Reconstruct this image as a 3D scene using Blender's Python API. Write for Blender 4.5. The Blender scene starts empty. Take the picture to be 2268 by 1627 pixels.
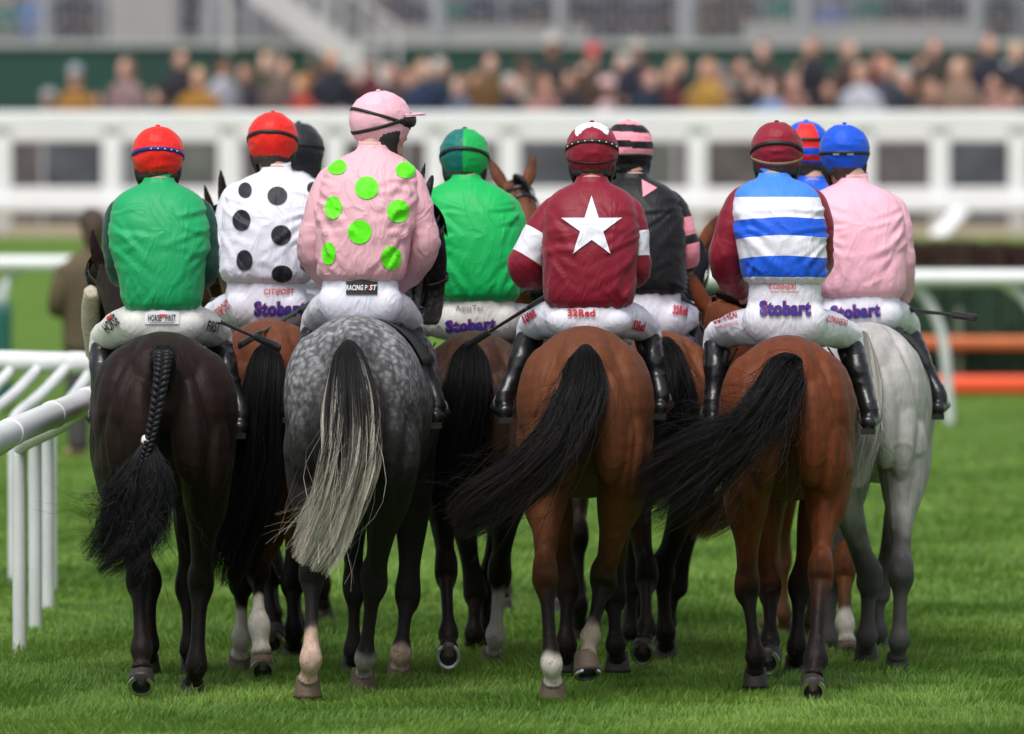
import bpy, bmesh, math, random
import numpy as np
from mathutils import Vector, Matrix, noise as mnoise
from mathutils.bvhtree import BVHTree
R = math.radians
random.seed(7); RNG = np.random.default_rng(7)
SC = bpy.context.scene
COL = SC.collection

# ------------------------------------------------------------------ camera, sky, sun, exposure
FPX = 19018.0; CAMH = 2.5; HORY = 257.0; CX = 1134.0     # measured on the photograph at 2268 px width
cam_d = bpy.data.cameras.new('camera'); cam = bpy.data.objects.new('camera', cam_d); COL.objects.link(cam)
cam.location = (0, 0, CAMH)
cam.rotation_euler = (R(90) - math.atan((813.5 - HORY) / FPX), 0, 0)
cam_d.lens = FPX / 2268 * 36; cam_d.sensor_width = 36
cam_d.clip_start = 1; cam_d.clip_end = 2000
cam_d.dof.use_dof = True; cam_d.dof.focus_distance = 37.0; cam_d.dof.aperture_fstop = 2.6
SC.camera = cam
W_ = bpy.data.worlds.new('World'); SC.world = W_; W_.use_nodes = True
nt = W_.node_tree; nt.nodes.clear()
sky = nt.nodes.new('ShaderNodeTexSky'); sky.sky_type = 'NISHITA'; sky.sun_disc = False
sky.sun_elevation = R(62); sky.sun_rotation = R(200); sky.air_density = 1.0; sky.dust_density = 3.0
hs = nt.nodes.new('ShaderNodeHueSaturation'); hs.inputs['Saturation'].default_value = 0.42
bg = nt.nodes.new('ShaderNodeBackground'); bg.inputs['Strength'].default_value = 0.125
wo = nt.nodes.new('ShaderNodeOutputWorld')
nt.links.new(sky.outputs[0], hs.inputs['Color']); nt.links.new(hs.outputs[0], bg.inputs[0]); nt.links.new(bg.outputs[0], wo.inputs[0])
sun_d = bpy.data.lights.new('sun', 'SUN'); sun = bpy.data.objects.new('sun', sun_d); COL.objects.link(sun)
sun_d.energy = 2.0; sun_d.angle = R(32); sun_d.color = (1, .97, .93)
# sun direction: sky sun_rotation 200 deg -> behind the camera and a little left, elevation 62
_az = R(200); _el = R(62)
_sd = Vector((math.sin(_az) * math.cos(_el), math.cos(_az) * math.cos(_el), math.sin(_el)))
sun.rotation_euler = _sd.to_track_quat('Z', 'Y').to_euler()
SC.view_settings.view_transform = 'Standard'; SC.view_settings.look = 'None'
SC.view_settings.exposure = 0.34; SC.view_settings.gamma = 1
SC.cycles.use_denoising = True
SC.cycles.max_bounces = 6; SC.cycles.transparent_max_bounces = 8

# ------------------------------------------------------------------ helpers
def P(px, py, d):
    return Vector(((px - CX) / FPX * d, d, CAMH - (py - HORY) / FPX * d))

def tag(o, label=None, cat=None, group=None, kind=None):
    if label: o['label'] = label
    if cat: o['category'] = cat
    if group: o['group'] = group
    if kind: o['kind'] = kind
    return o
def empty(name, loc, label, cat, group=None):
    o = bpy.data.objects.new(name, None); COL.objects.link(o); o.location = loc
    o.empty_display_size = .2
    return tag(o, label, cat, group)

def _hash(ix, iy, iz, s):
    h = (ix.astype(np.int64) * 374761393 + iy.astype(np.int64) * 668265263 + iz.astype(np.int64) * 2147483647 + s * 1274126177) & 0xffffffff
    h = ((h ^ (h >> 13)) * 1274126177) & 0xffffffff
    return ((h ^ (h >> 16)) & 0xffff) / 65535.0
def vnoise(p, s=0):
    """value noise, p (N,3) -> (N,) in -1..1"""
    i = np.floor(p).astype(np.int64); f = p - i; f = f * f * (3 - 2 * f)
    r = 0
    for dx in (0, 1):
        wx = f[:, 0] if dx else 1 - f[:, 0]
        for dy in (0, 1):
            wy = f[:, 1] if dy else 1 - f[:, 1]
            for dz in (0, 1):
                wz = f[:, 2] if dz else 1 - f[:, 2]
                r = r + wx * wy * wz * _hash(i[:, 0] + dx, i[:, 1] + dy, i[:, 2] + dz, s)
    return r * 2 - 1
def sstep(a, b, x):
    t = np.clip((x - a) / (b - a), 0, 1); return t * t * (3 - 2 * t)

class MB:
    def __init__(s): s.v = []; s.f = []; s.m = []; s.n = 0
    def add(s, v, f, m=0):
        v = np.asarray(v, float).reshape(-1, 3)
        s.v.append(v); s.f += [tuple(int(i) + s.n for i in q) for q in f]
        s.m += ([m] * len(f) if np.isscalar(m) else list(m)); s.n += len(v); return s
    def verts(s): return np.concatenate(s.v)
    def rings(s, rings, m=0, cap=True):
        rings = [np.asarray(r, float) for r in rings]; k = len(rings[0]); f = []; mm = []
        for i in range(len(rings) - 1):
            for j in range(k):
                a, b = i * k + j, i * k + (j + 1) % k
                f.append((a, b, b + k, a + k)); mm.append(m if np.isscalar(m) else m[i])
        v = np.concatenate(rings)
        if cap:
            f.append(tuple(range(k - 1, -1, -1))); f.append(tuple(range((len(rings) - 1) * k, len(rings) * k)))
            mm += [m if np.isscalar(m) else m[0], m if np.isscalar(m) else m[-1]]
        return s.add(v, f, mm)
    def box(s, c, h, m=0, rot=None):
        v = np.array([(x, y, z) for x in (-1, 1) for y in (-1, 1) for z in (-1, 1)], float) * np.array(h)
        if rot is not None: v = v @ np.array(rot).T
        v = v + np.array(c)
        return s.add(v, [(0, 1, 3, 2), (4, 6, 7, 5), (0, 4, 5, 1), (2, 3, 7, 6), (0, 2, 6, 4), (1, 5, 7, 3)], m)
    def ell(s, c, r, rx=0, ry=0, rz=0, m=0, n=20, k=12):
        th = np.linspace(0, 2 * np.pi, n, endpoint=False)
        v = [(0, 0, 1)]
        for i in range(1, k):
            ph = np.pi * i / k
            for t in th: v.append((math.sin(ph) * math.cos(t), math.sin(ph) * math.sin(t), math.cos(ph)))
        v.append((0, 0, -1)); v = np.array(v) * np.array(r)
        M = np.array(Matrix.Rotation(rz, 3, 'Z') @ Matrix.Rotation(ry, 3, 'Y') @ Matrix.Rotation(rx, 3, 'X'))
        v = v @ M.T + np.array(c)
        f = [(0, 1 + j, 1 + (j + 1) % n) for j in range(n)]
        for i in range(k - 2):
            for j in range(n):
                a = 1 + i * n + j; b = 1 + i * n + (j + 1) % n
                f.append((a, a + n, b + n, b))
        L = len(v) - 1; o = 1 + (k - 2) * n
        f += [(o + j, L, o + (j + 1) % n) for j in range(n)]
        return s.add(v, f, m)
    def limb(s, pts, n=20, sub=5, lat=(1, 0, 0), m=0, e=2.0, cap=.6, mfun=None):
        """pts rows: x,y,z,ra(lateral),rb(sagittal). smooth tapered tube with rounded ends"""
        p = catmull(np.array(pts, float), sub)
        c = p[:, :3]; T = np.gradient(c, axis=0); T /= np.linalg.norm(T, axis=1)[:, None] + 1e-9
        lat = np.array(lat, float)
        rings = []; th = np.linspace(0, 2 * np.pi, n, endpoint=False)
        ct = np.sign(np.cos(th)) * np.abs(np.cos(th)) ** (2 / e); st = np.sign(np.sin(th)) * np.abs(np.sin(th)) ** (2 / e)
        def ring(ci, Ti, a, b):
            A = lat - Ti * (lat @ Ti); A /= np.linalg.norm(A) + 1e-9; B = np.cross(Ti, A)
            return ci + np.outer(ct * a, A) + np.outer(st * b, B)
        a0, b0 = p[0, 3:5]; a1, b1 = p[-1, 3:5]
        for q in (.25, .6, .88): rings.append(ring(c[0] - T[0] * min(a0, b0) * cap * math.sqrt(1 - q * q), T[0], a0 * q, b0 * q))
        for i in range(len(c)): rings.append(ring(c[i], T[i], p[i, 3], p[i, 4]))
        for q in (.88, .6, .25): rings.append(ring(c[-1] + T[-1] * min(a1, b1) * cap * math.sqrt(1 - q * q), T[-1], a1 * q, b1 * q))
        mm = m
        if mfun: mm = [mfun(min(max((i - 3) / (len(c) - 1), 0), 1)) for i in range(len(rings) - 1)]
        return s.rings(rings, mm)
    def mesh(s, name, mats, smooth=True, attrs=None):
        me = bpy.data.meshes.new(name)
        me.from_pydata(s.verts().tolist(), [], s.f)
        for m in mats: me.materials.append(m)
        if len(mats) > 1: me.polygons.foreach_set('material_index', s.m)
        if smooth: me.polygons.foreach_set('use_smooth', [True] * len(me.polygons))
        me.update(); return me
    def build(s, name, mats, parent=None, smooth=True, loc=None, rot=None):
        if not isinstance(mats, (list, tuple)): mats = [mats]
        return link(name, s.mesh(name, mats, smooth), parent, loc, rot)
def link(name, me, parent=None, loc=None, rot=None):
    o = bpy.data.objects.new(name, me); COL.objects.link(o)
    if parent: o.parent = parent
    if loc is not None: o.location = loc
    if rot is not None: o.rotation_euler = rot
    return o
def catmull(p, sub):
    out = []
    n = len(p)
    for i in range(n - 1):
        p0 = p[max(i - 1, 0)]; p1 = p[i]; p2 = p[i + 1]; p3 = p[min(i + 2, n - 1)]
        for k in range(sub):
            t = k / sub
            out.append(.5 * ((2 * p1) + (-p0 + p2) * t + (2 * p0 - 5 * p1 + 4 * p2 - p3) * t * t + (-p0 + 3 * p1 - 3 * p2 + p3) * t ** 3))
    out.append(p[-1]); return np.array(out)
def remesh(mb, voxel, iters=6, fac=.5):
    """one continuous skin round every overlapping volume in mb"""
    me = mb.mesh('tmp', []); o = bpy.data.objects.new('tmp', me); COL.objects.link(o)
    r = o.modifiers.new('r', 'REMESH'); r.mode = 'VOXEL'; r.voxel_size = voxel; r.use_smooth_shade = True
    if iters:
        s = o.modifiers.new('s', 'SMOOTH'); s.factor = fac; s.iterations = iters
    dg = bpy.context.evaluated_depsgraph_get()
    out = bpy.data.meshes.new_from_object(o.evaluated_get(dg))
    bpy.data.objects.remove(o); bpy.data.meshes.remove(me)
    out.polygons.foreach_set('use_smooth', [True] * len(out.polygons)); out.update()
    return out
def co(me):
    a = np.empty(len(me.vertices) * 3); me.vertices.foreach_get('co', a); return a.reshape(-1, 3)
def setco(me, a): me.vertices.foreach_set('co', a.ravel()); me.update()
def nrm(me):
    a = np.empty(len(me.vertices) * 3); me.vertex_normals.foreach_get('vector', a) if hasattr(me, 'vertex_normals') else me.vertices.foreach_get('normal', a)
    return a.reshape(-1, 3)
def vcol(me, name, c):
    at = me.color_attributes.new(name, 'FLOAT_COLOR', 'POINT')
    c = np.asarray(c); 
    if c.shape[1] == 3: c = np.concatenate([c, np.ones((len(c), 1))], 1)
    at.data.foreach_set('color', c.astype(np.float32).ravel())
def bvh_of(me):
    return BVHTree.FromPolygons([v.co for v in me.vertices], [tuple(p.vertices) for p in me.polygons])

# ------------------------------------------------------------------ materials
def srgb(r, g, b):
    f = lambda c: (c / 255 / 12.92) if c / 255 <= .04045 else ((c / 255 + .055) / 1.055) ** 2.4
    return (f(r), f(g), f(b))
def newmat(name):
    m = bpy.data.materials.new(name); m.use_nodes = True
    return m, m.node_tree, m.node_tree.nodes['Principled BSDF']
def N(nt, t, **kw):
    n = nt.nodes.new('ShaderNode' + t)
    for k, v in kw.items():
        if k in n.inputs.keys(): n.inputs[k].default_value = v
        else: setattr(n, k, v)
    return n
_plain = {}
def plain(name, col, rough=.6, var=.12, scale=8, bump=.0, bscale=40, spec=.5, sheen=0, metal=0, coatw=0):
    if name in _plain: return _plain[name]
    m, nt, b = newmat(name); L = nt.links.new
    tc = N(nt, 'TexCoord'); n = N(nt, 'TexNoise', Scale=scale, Detail=5.0)
    L(tc.outputs['Object'], n.inputs['Vector'])
    mr = N(nt, 'MapRange'); mr.inputs['To Min'].default_value = 1 - var; mr.inputs['To Max'].default_value = 1 + var
    mr.inputs['From Min'].default_value = .25; mr.inputs['From Max'].default_value = .75
    L(n.outputs['Fac'], mr.inputs['Value'])
    mx = N(nt, 'VectorMath', operation='SCALE'); mx.inputs[0].default_value = col
    L(mr.outputs[0], mx.inputs['Scale']); L(mx.outputs[0], b.inputs['Base Color'])
    b.inputs['Roughness'].default_value = rough; b.inputs['Specular IOR Level'].default_value = spec
    b.inputs['Metallic'].default_value = metal
    if sheen: b.inputs['Sheen Weight'].default_value = sheen
    if coatw: b.inputs['Coat Weight'].default_value = coatw; b.inputs['Coat Roughness'].default_value = .15
    if bump:
        n2 = N(nt, 'TexNoise', Scale=bscale, Detail=4.0); L(tc.outputs['Object'], n2.inputs['Vector'])
        bp = N(nt, 'Bump', Strength=bump, Distance=.01); L(n2.outputs['Fac'], bp.inputs['Height']); L(bp.outputs[0], b.inputs['Normal'])
    _plain[name] = m; return m
_silk = {}
def silk(name, col, crease=.26, rough=.5, fine=1.0):
    """thin satin cloth with crumpled creases"""
    if name in _silk: return _silk[name]
    m, nt, b = newmat(name); L = nt.links.new
    tc = N(nt, 'TexCoord')
    ns = N(nt, 'TexNoise', Scale=3.2, Detail=2.0); L(tc.outputs['Object'], ns.inputs['Vector'])
    ad = N(nt, 'VectorMath', operation='MULTIPLY_ADD'); ad.inputs[1].default_value = (.35, .35, .35)
    L(ns.outputs['Color'], ad.inputs[0]); L(tc.outputs['Object'], ad.inputs[2])
    hts = []
    for sc, rot, stretch, w in ((7, (0, .7, 0), (1.8, 1, .55), 1.0), (11, (0, -.8, .2), (1.9, 1, .5), .7), (24 * fine, (0, .3, 0), (1.2, 1, .8), .12)):
        mp = N(nt, 'Mapping'); mp.inputs['Rotation'].default_value = rot; mp.inputs['Scale'].default_value = stretch
        L(ad.outputs[0], mp.inputs['Vector'])
        n = N(nt, 'TexNoise', Scale=sc, Detail=1.5); L(mp.outputs[0], n.inputs['Vector'])
        a = N(nt, 'Math', operation='SUBTRACT'); a.inputs[1].default_value = .5; L(n.outputs['Fac'], a.inputs[0])
        c = N(nt, 'Math', operation='ABSOLUTE'); L(a.outputs[0], c.inputs[0])
        p = N(nt, 'Math', operation='POWER'); p.inputs[1].default_value = .5; L(c.outputs[0], p.inputs[0])
        q = N(nt, 'Math', operation='MULTIPLY'); q.inputs[1].default_value = -w; L(p.outputs[0], q.inputs[0]); hts.append(q)
    s = hts[0]
    for h in hts[1:]:
        a = N(nt, 'Math', operation='ADD'); L(s.outputs[0], a.inputs[0]); L(h.outputs[0], a.inputs[1]); s = a
    bp = N(nt, 'Bump', Strength=crease, Distance=.012); L(s.outputs[0], bp.inputs['Height']); L(bp.outputs[0], b.inputs['Normal'])
    n3 = N(nt, 'TexNoise', Scale=5.0, Detail=3.0); L(tc.outputs['Object'], n3.inputs['Vector'])
    mr = N(nt, 'MapRange'); mr.inputs['To Min'].default_value = .9; mr.inputs['To Max'].default_value = 1.08; L(n3.outputs['Fac'], mr.inputs['Value'])
    mx = N(nt, 'VectorMath', operation='SCALE'); mx.inputs[0].default_value = col
    L(mr.outputs[0], mx.inputs['Scale']); L(mx.outputs[0], b.inputs['Base Color'])
    b.inputs['Roughness'].default_value = rough; b.inputs['Specular IOR Level'].default_value = .28
    b.inputs['Sheen Weight'].default_value = .12
    _silk[name] = m; return m
def coat_mat(name, rough=.55, scale=22, dist=.4, flecks=False):
    m, nt, b = newmat(name); L = nt.links.new
    a1 = N(nt, 'Attribute', attribute_name='coata'); a2 = N(nt, 'Attribute', attribute_name='coatb')
    tc = N(nt, 'TexCoord')
    v = N(nt, 'TexNoise', Scale=scale, Detail=8.0, Roughness=.68, Distortion=dist); mv = N(nt, 'Mapping'); mv.inputs['Scale'].default_value = (1.5, 1, .45); L(tc.outputs['Object'], mv.inputs['Vector']); L(mv.outputs[0], v.inputs['Vector'])
    mr = N(nt, 'MapRange'); mr.inputs['From Min'].default_value = .38; mr.inputs['From Max'].default_value = .62
    L(v.outputs['Fac'], mr.inputs['Value'])
    fac = mr.outputs[0]
    if flecks:
        w = N(nt, 'TexVoronoi', Scale=36.0, feature='SMOOTH_F1'); w.inputs['Smoothness'].default_value = .6
        ns = N(nt, 'TexNoise', Scale=16.0); L(tc.outputs['Object'], ns.inputs['Vector'])
        ma = N(nt, 'VectorMath', operation='MULTIPLY_ADD'); ma.inputs[1].default_value = (.05, .05, .05)
        L(ns.outputs['Color'], ma.inputs[0]); L(tc.outputs['Object'], ma.inputs[2]); L(ma.outputs[0], w.inputs['Vector'])
        m2 = N(nt, 'MapRange'); m2.inputs['From Min'].default_value = .2; m2.inputs['From Max'].default_value = .65
        L(w.outputs['Distance'], m2.inputs['Value'])
        f2 = N(nt, 'TexNoise', Scale=130.0, Detail=3.0); 
        mpp = N(nt, 'Mapping'); mpp.inputs['Scale'].default_value = (1, 1, .3); L(tc.outputs['Object'], mpp.inputs['Vector']); L(mpp.outputs[0], f2.inputs['Vector'])
        av = N(nt, 'Math', operation='ADD'); L(m2.outputs[0], av.inputs[0]); L(f2.outputs['Fac'], av.inputs[1])
        sb = N(nt, 'Math', operation='MULTIPLY_ADD'); sb.inputs[1].default_value = .9; sb.inputs[2].default_value = -.4; sb.use_clamp = True; L(av.outputs[0], sb.inputs[0])
        fac = sb.outputs[0]
    mx = N(nt, 'Mix', data_type='RGBA'); L(fac, mx.inputs['Factor']); L(a1.outputs['Color'], mx.inputs['A']); L(a2.outputs['Color'], mx.inputs['B'])
    # dried mud flecked up the lower legs
    sx = N(nt, 'SeparateXYZ'); L(tc.outputs['Object'], sx.inputs[0]); mz = N(nt, 'MapRange'); mz.inputs['From Min'].default_value = .85; mz.inputs['From Max'].default_value = .1; mz.inputs['To Max'].default_value = .30; L(sx.outputs['Z'], mz.inputs['Value'])
    mn = N(nt, 'TexNoise', Scale=55.0, Detail=4.0, Roughness=.7); L(tc.outputs['Object'], mn.inputs['Vector'])
    ma_ = N(nt, 'Math', operation='ADD'); L(mz.outputs[0], ma_.inputs[0]); L(mn.outputs['Fac'], ma_.inputs[1])
    mt = N(nt, 'MapRange'); mt.inputs['From Min'].default_value = .84; mt.inputs['From Max'].default_value = .93; mt.inputs['To Max'].default_value = .55; L(ma_.outputs[0], mt.inputs['Value'])
    mm_ = N(nt, 'Mix', data_type='RGBA'); L(mt.outputs[0], mm_.inputs['Factor']); L(mx.outputs['Result'], mm_.inputs['A']); mm_.inputs['B'].default_value = (.07, .052, .032, 1)
    L(mm_.outputs['Result'], b.inputs['Base Color'])
    h = N(nt, 'TexNoise', Scale=70.0, Detail=3.0); mp = N(nt, 'Mapping'); mp.inputs['Scale'].default_value = (1, 1, .25)
    L(tc.outputs['Object'], mp.inputs['Vector']); L(mp.outputs[0], h.inputs['Vector'])
    h2 = N(nt, 'TexNoise', Scale=9.0, Detail=5.0); mp2 = N(nt, 'Mapping'); mp2.inputs['Scale'].default_value = (1.6, 1, .5)
    L(tc.outputs['Object'], mp2.inputs['Vector']); L(mp2.outputs[0], h2.inputs['Vector'])
    bp = N(nt, 'Bump', Strength=.4, Distance=.007); L(h.outputs['Fac'], bp.inputs['Height'])
    bp2 = N(nt, 'Bump', Strength=.28, Distance=.03); L(h2.outputs['Fac'], bp2.inputs['Height']); L(bp.outputs[0], bp2.inputs['Normal'])
    L(bp2.outputs[0], b.inputs['Normal'])
    b.inputs['Roughness'].default_value = rough; b.inputs['Specular IOR Level'].default_value = .15
    b.inputs['Sheen Weight'].default_value = .02; b.inputs['Sheen Roughness'].default_value = .4
    return m
def hair_mat(name, rough=.38):
    m, nt, b = newmat(name); L = nt.links.new
    a = N(nt, 'Attribute', attribute_name='hair'); L(a.outputs['Color'], b.inputs['Base Color'])
    b.inputs['Roughness'].default_value = rough; b.inputs['Specular IOR Level'].default_value = .17
    return m
M_COAT = coat_mat('horse_coat'); M_COAT_GREY = coat_mat('dappled_coat', rough=.6, flecks=True)
M_COAT_PALE = coat_mat('pale_grey_coat', rough=.6, scale=14)
M_HAIR = hair_mat('horse_hair')
M_HOOF = plain('hoof_horn', (.028, .022, .018), .55, .3, 20, .3, 60)
M_HOOF_PALE = plain('pale_hoof_horn', (.13, .085, .06), .6, .25, 20, .3, 60)
M_SOLE = plain('hoof_sole', (.03, .024, .018), .9, .4, 30, .6, 50)
M_STEEL = plain('aluminium_shoe', (.62, .63, .66), .3, .15, 40, .1, 90, metal=1)
M_LEATHER = plain('black_leather', (.012, .012, .013), .32, .25, 15, .25, 30, coatw=.3)
M_TAN = plain('brown_leather', (.10, .035, .015), .45, .25, 20, .2, 60)
M_BOOT = plain('boot_leather', (.007, .007, .008), .36, .3, 12, .9, 13, coatw=.25)
M_PAD = plain('black_padding', (.014, .014, .016), .55, .2, 15, .5, 40)
M_SKIN = plain('skin', (.56, .32, .24), .5, .12, 18, .15, 60)
M_HAIRP = plain('dark_hair', (.05, .03, .02), .6, .3, 60, .6, 90)
M_WHITE_PLASTIC = plain('white_rail_plastic', (.80, .81, .82), .3, .05, 4, .06, 30)
M_WEATHERED = plain('white_post_plastic', (.62, .64, .65), .42, .12, 3, .1, 30)
M_FLEECE = plain('sheepskin', (.55, .49, .38), .95, .2, 60, 1.0, 90)
# breeches
M_BREECH = silk('white_breeches', (.80, .80, .90), .5, .5, 1.0)
M_BREECH_CREAM = silk('cream_breeches', (.68, .67, .64), .5, .5, 1.0)

# ------------------------------------------------------------------ ground
def zone_h(y):
    """height of the land: flat course, then a bank up towards the enclosures"""
    return 1.12 * float(sstep(80, 99, y)) + .004 * max(y - 99, 0)
def build_ground():
    ys = np.concatenate([np.linspace(-20, 30, 11), np.arange(32, 130, 1.5), np.linspace(131, 420, 30)])
    xs = np.concatenate([np.linspace(-160, -14, 12), np.arange(-12, 12.1, 1.5), np.linspace(14, 160, 12)])
    v = [(x, y, zone_h(y)) for y in ys for x in xs]; k = len(xs)
    f = [(j * k + i, j * k + i + 1, (j + 1) * k + i + 1, (j + 1) * k + i) for j in range(len(ys) - 1) for i in range(k - 1)]
    m, nt, b = newmat('turf_ground'); L = nt.links.new
    tc = N(nt, 'TexCoord')
    n1 = N(nt, 'TexNoise', Scale=.45, Detail=5.0); n2 = N(nt, 'TexNoise', Scale=9.0, Detail=8.0, Roughness=.7)
    L(tc.outputs['Object'], n1.inputs['Vector']); L(tc.outputs['Object'], n2.inputs['Vector'])
    ng = N(nt, 'Mix', data_type='RGBA'); ng.inputs['A'].default_value = (.080, .158, .025, 1); ng.inputs['B'].default_value = (.124, .212, .037, 1)
    L(n1.outputs['Fac'], ng.inputs['Factor'])
    mm = N(nt, 'MapRange'); mm.inputs['To Min'].default_value = .65; mm.inputs['To Max'].default_value = 1.3; L(n2.outputs['Fac'], mm.inputs['Value'])
    sc = N(nt, 'VectorMath', operation='SCALE'); L(ng.outputs['Result'], sc.inputs[0]); L(mm.outputs[0], sc.inputs['Scale'])
    sx = N(nt, 'SeparateXYZ'); L(tc.outputs['Object'], sx.inputs[0])
    ad = N(nt, 'MapRange'); ad.inputs['From Min'].default_value = 98.0; ad.inputs['From Max'].default_value = 98.6; L(sx.outputs['Y'], ad.inputs['Value'])
    sand = N(nt, 'Mix', data_type='RGBA'); sand.inputs['A'].default_value = (.26, .21, .14, 1); sand.inputs['B'].default_value = (.40, .33, .23, 1); L(n1.outputs['Fac'], sand.inputs['Factor'])
    mz = N(nt, 'Mix', data_type='RGBA'); L(ad.outputs[0], mz.inputs['Factor']); L(sc.outputs[0], mz.inputs['A']); L(sand.outputs['Result'], mz.inputs['B'])
    L(mz.outputs['Result'], b.inputs['Base Color']); b.inputs['Roughness'].default_value = .9; b.inputs['Specular IOR Level'].default_value = .1
    bp = N(nt, 'Bump', Strength=.6, Distance=.04); L(n2.outputs['Fac'], bp.inputs['Height']); L(bp.outputs[0], b.inputs['Normal'])
    me = bpy.data.meshes.new('ground'); me.from_pydata(v, [], f); me.materials.append(m); me.update()
    tag(link('ground', me), 'green turf of the racecourse rising to a sandy track', None, None, 'structure')
build_ground()

def build_grass():
    # blades: dense close to the camera, sparser and wider farther off where the picture is soft
    P_ = []
    for (y0, y1, dens, w, h) in ((33.6, 36.5, 5200, .0020, .046), (36.5, 39.5, 4000, .0023, .044), (39.5, 44, 2000, .0031, .044), (44, 52, 700, .005, .045), (52, 62, 260, .007, .04), (62, 74, 90, .009, .034), (74, 84, 30, .010, .028)):
        hw = lambda y: y * (1134 / FPX) + 1.1
        area = (y1 - y0) * (hw(y0) + hw(y1)); n = int(area * dens)
        y = RNG.uniform(y0, y1, n); x = RNG.uniform(-1, 1, n) * (y * (1134 / FPX) + 1.1)
        pt = np.stack([x, y, np.zeros(n)], 1)
        hh = h * (.55 + .6 * RNG.random(n)) * (1 + .30 * vnoise(pt * 2.2, 3) + .45 * vnoise(pt * 7, 5))
        P_.append(np.stack([x, y, hh, w * RNG.uniform(.7, 1.3, n)], 1))
    A = np.concatenate(P_); n = len(A)
    x, y, h, w = A.T
    yaw = RNG.uniform(0, 2 * np.pi, n); pt = np.stack([x, y, np.zeros(n)], 1)
    lean = RNG.uniform(.15, .95, n) * h; la = np.pi * vnoise(pt * 1.3, 9) * 1.1 + RNG.normal(0, .9, n)
    lx, ly = np.cos(la) * lean, np.sin(la) * lean
    dx, dy = np.cos(yaw) * w, np.sin(yaw) * w
    V = np.empty((n, 5, 3))
    V[:, 0] = np.stack([x - dx, y - dy, np.full(n, -.005)], 1); V[:, 1] = np.stack([x + dx, y + dy, np.full(n, -.005)], 1)
    mx, my, mz = x + lx * .35, y + ly * .35, h * .62
    V[:, 2] = np.stack([mx - dx * .8, my - dy * .8, mz], 1); V[:, 3] = np.stack([mx + dx * .8, my + dy * .8, mz], 1)
    V[:, 4] = np.stack([x + lx, y + ly, h], 1)
    base = np.arange(n)[:, None] * 5
    me = bpy.data.meshes.new('grass')
    me.vertices.add(n * 5); me.vertices.foreach_set('co', V.ravel())
    loops = np.concatenate([base + np.array([0, 1, 3, 2]), base + np.array([2, 3, 4])], 1).ravel()
    me.loops.add(len(loops)); me.loops.foreach_set('vertex_index', loops.astype(np.int32))
    st = (np.arange(n)[:, None] * 7 + np.array([0, 4])).ravel(); tot = np.tile([4, 3], n)
    me.polygons.add(n * 2); me.polygons.foreach_set('loop_start', st.astype(np.int32)); me.polygons.foreach_set('loop_total', tot.astype(np.int32))
    r = RNG.random(n); k = np.clip(.5 + .42 * vnoise(pt * .9, 21) + .2 * vnoise(pt * 5, 22), 0, 1)
    c = np.outer(1 - k, (.105, .220, .034)) + np.outer(k, (.215, .355, .060)); c *= (.7 + .6 * r)[:, None]
    dry = RNG.random(n) < .035; c[dry] = (.26, .25, .10)
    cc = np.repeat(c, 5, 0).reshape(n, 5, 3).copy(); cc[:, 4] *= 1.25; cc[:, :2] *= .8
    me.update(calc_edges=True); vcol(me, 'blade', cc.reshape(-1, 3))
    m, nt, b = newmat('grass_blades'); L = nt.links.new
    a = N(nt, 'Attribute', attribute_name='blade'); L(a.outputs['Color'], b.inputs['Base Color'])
    b.inputs['Roughness'].default_value = .5; b.inputs['Specular IOR Level'].default_value = .3
    tr = N(nt, 'BsdfTranslucent'); L(a.outputs['Color'], tr.inputs['Color'])
    ms = N(nt, 'MixShader'); ms.inputs[0].default_value = .35
    L(b.outputs[0], ms.inputs[1]); L(tr.outputs[0], ms.inputs[2]); L(ms.outputs[0], nt.nodes['Material Output'].inputs[0])
    me.materials.append(m)
    tag(link('grass', me), 'short lush green grass blades growing on the racecourse', 'grass', None, 'stuff')
build_grass()


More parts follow.
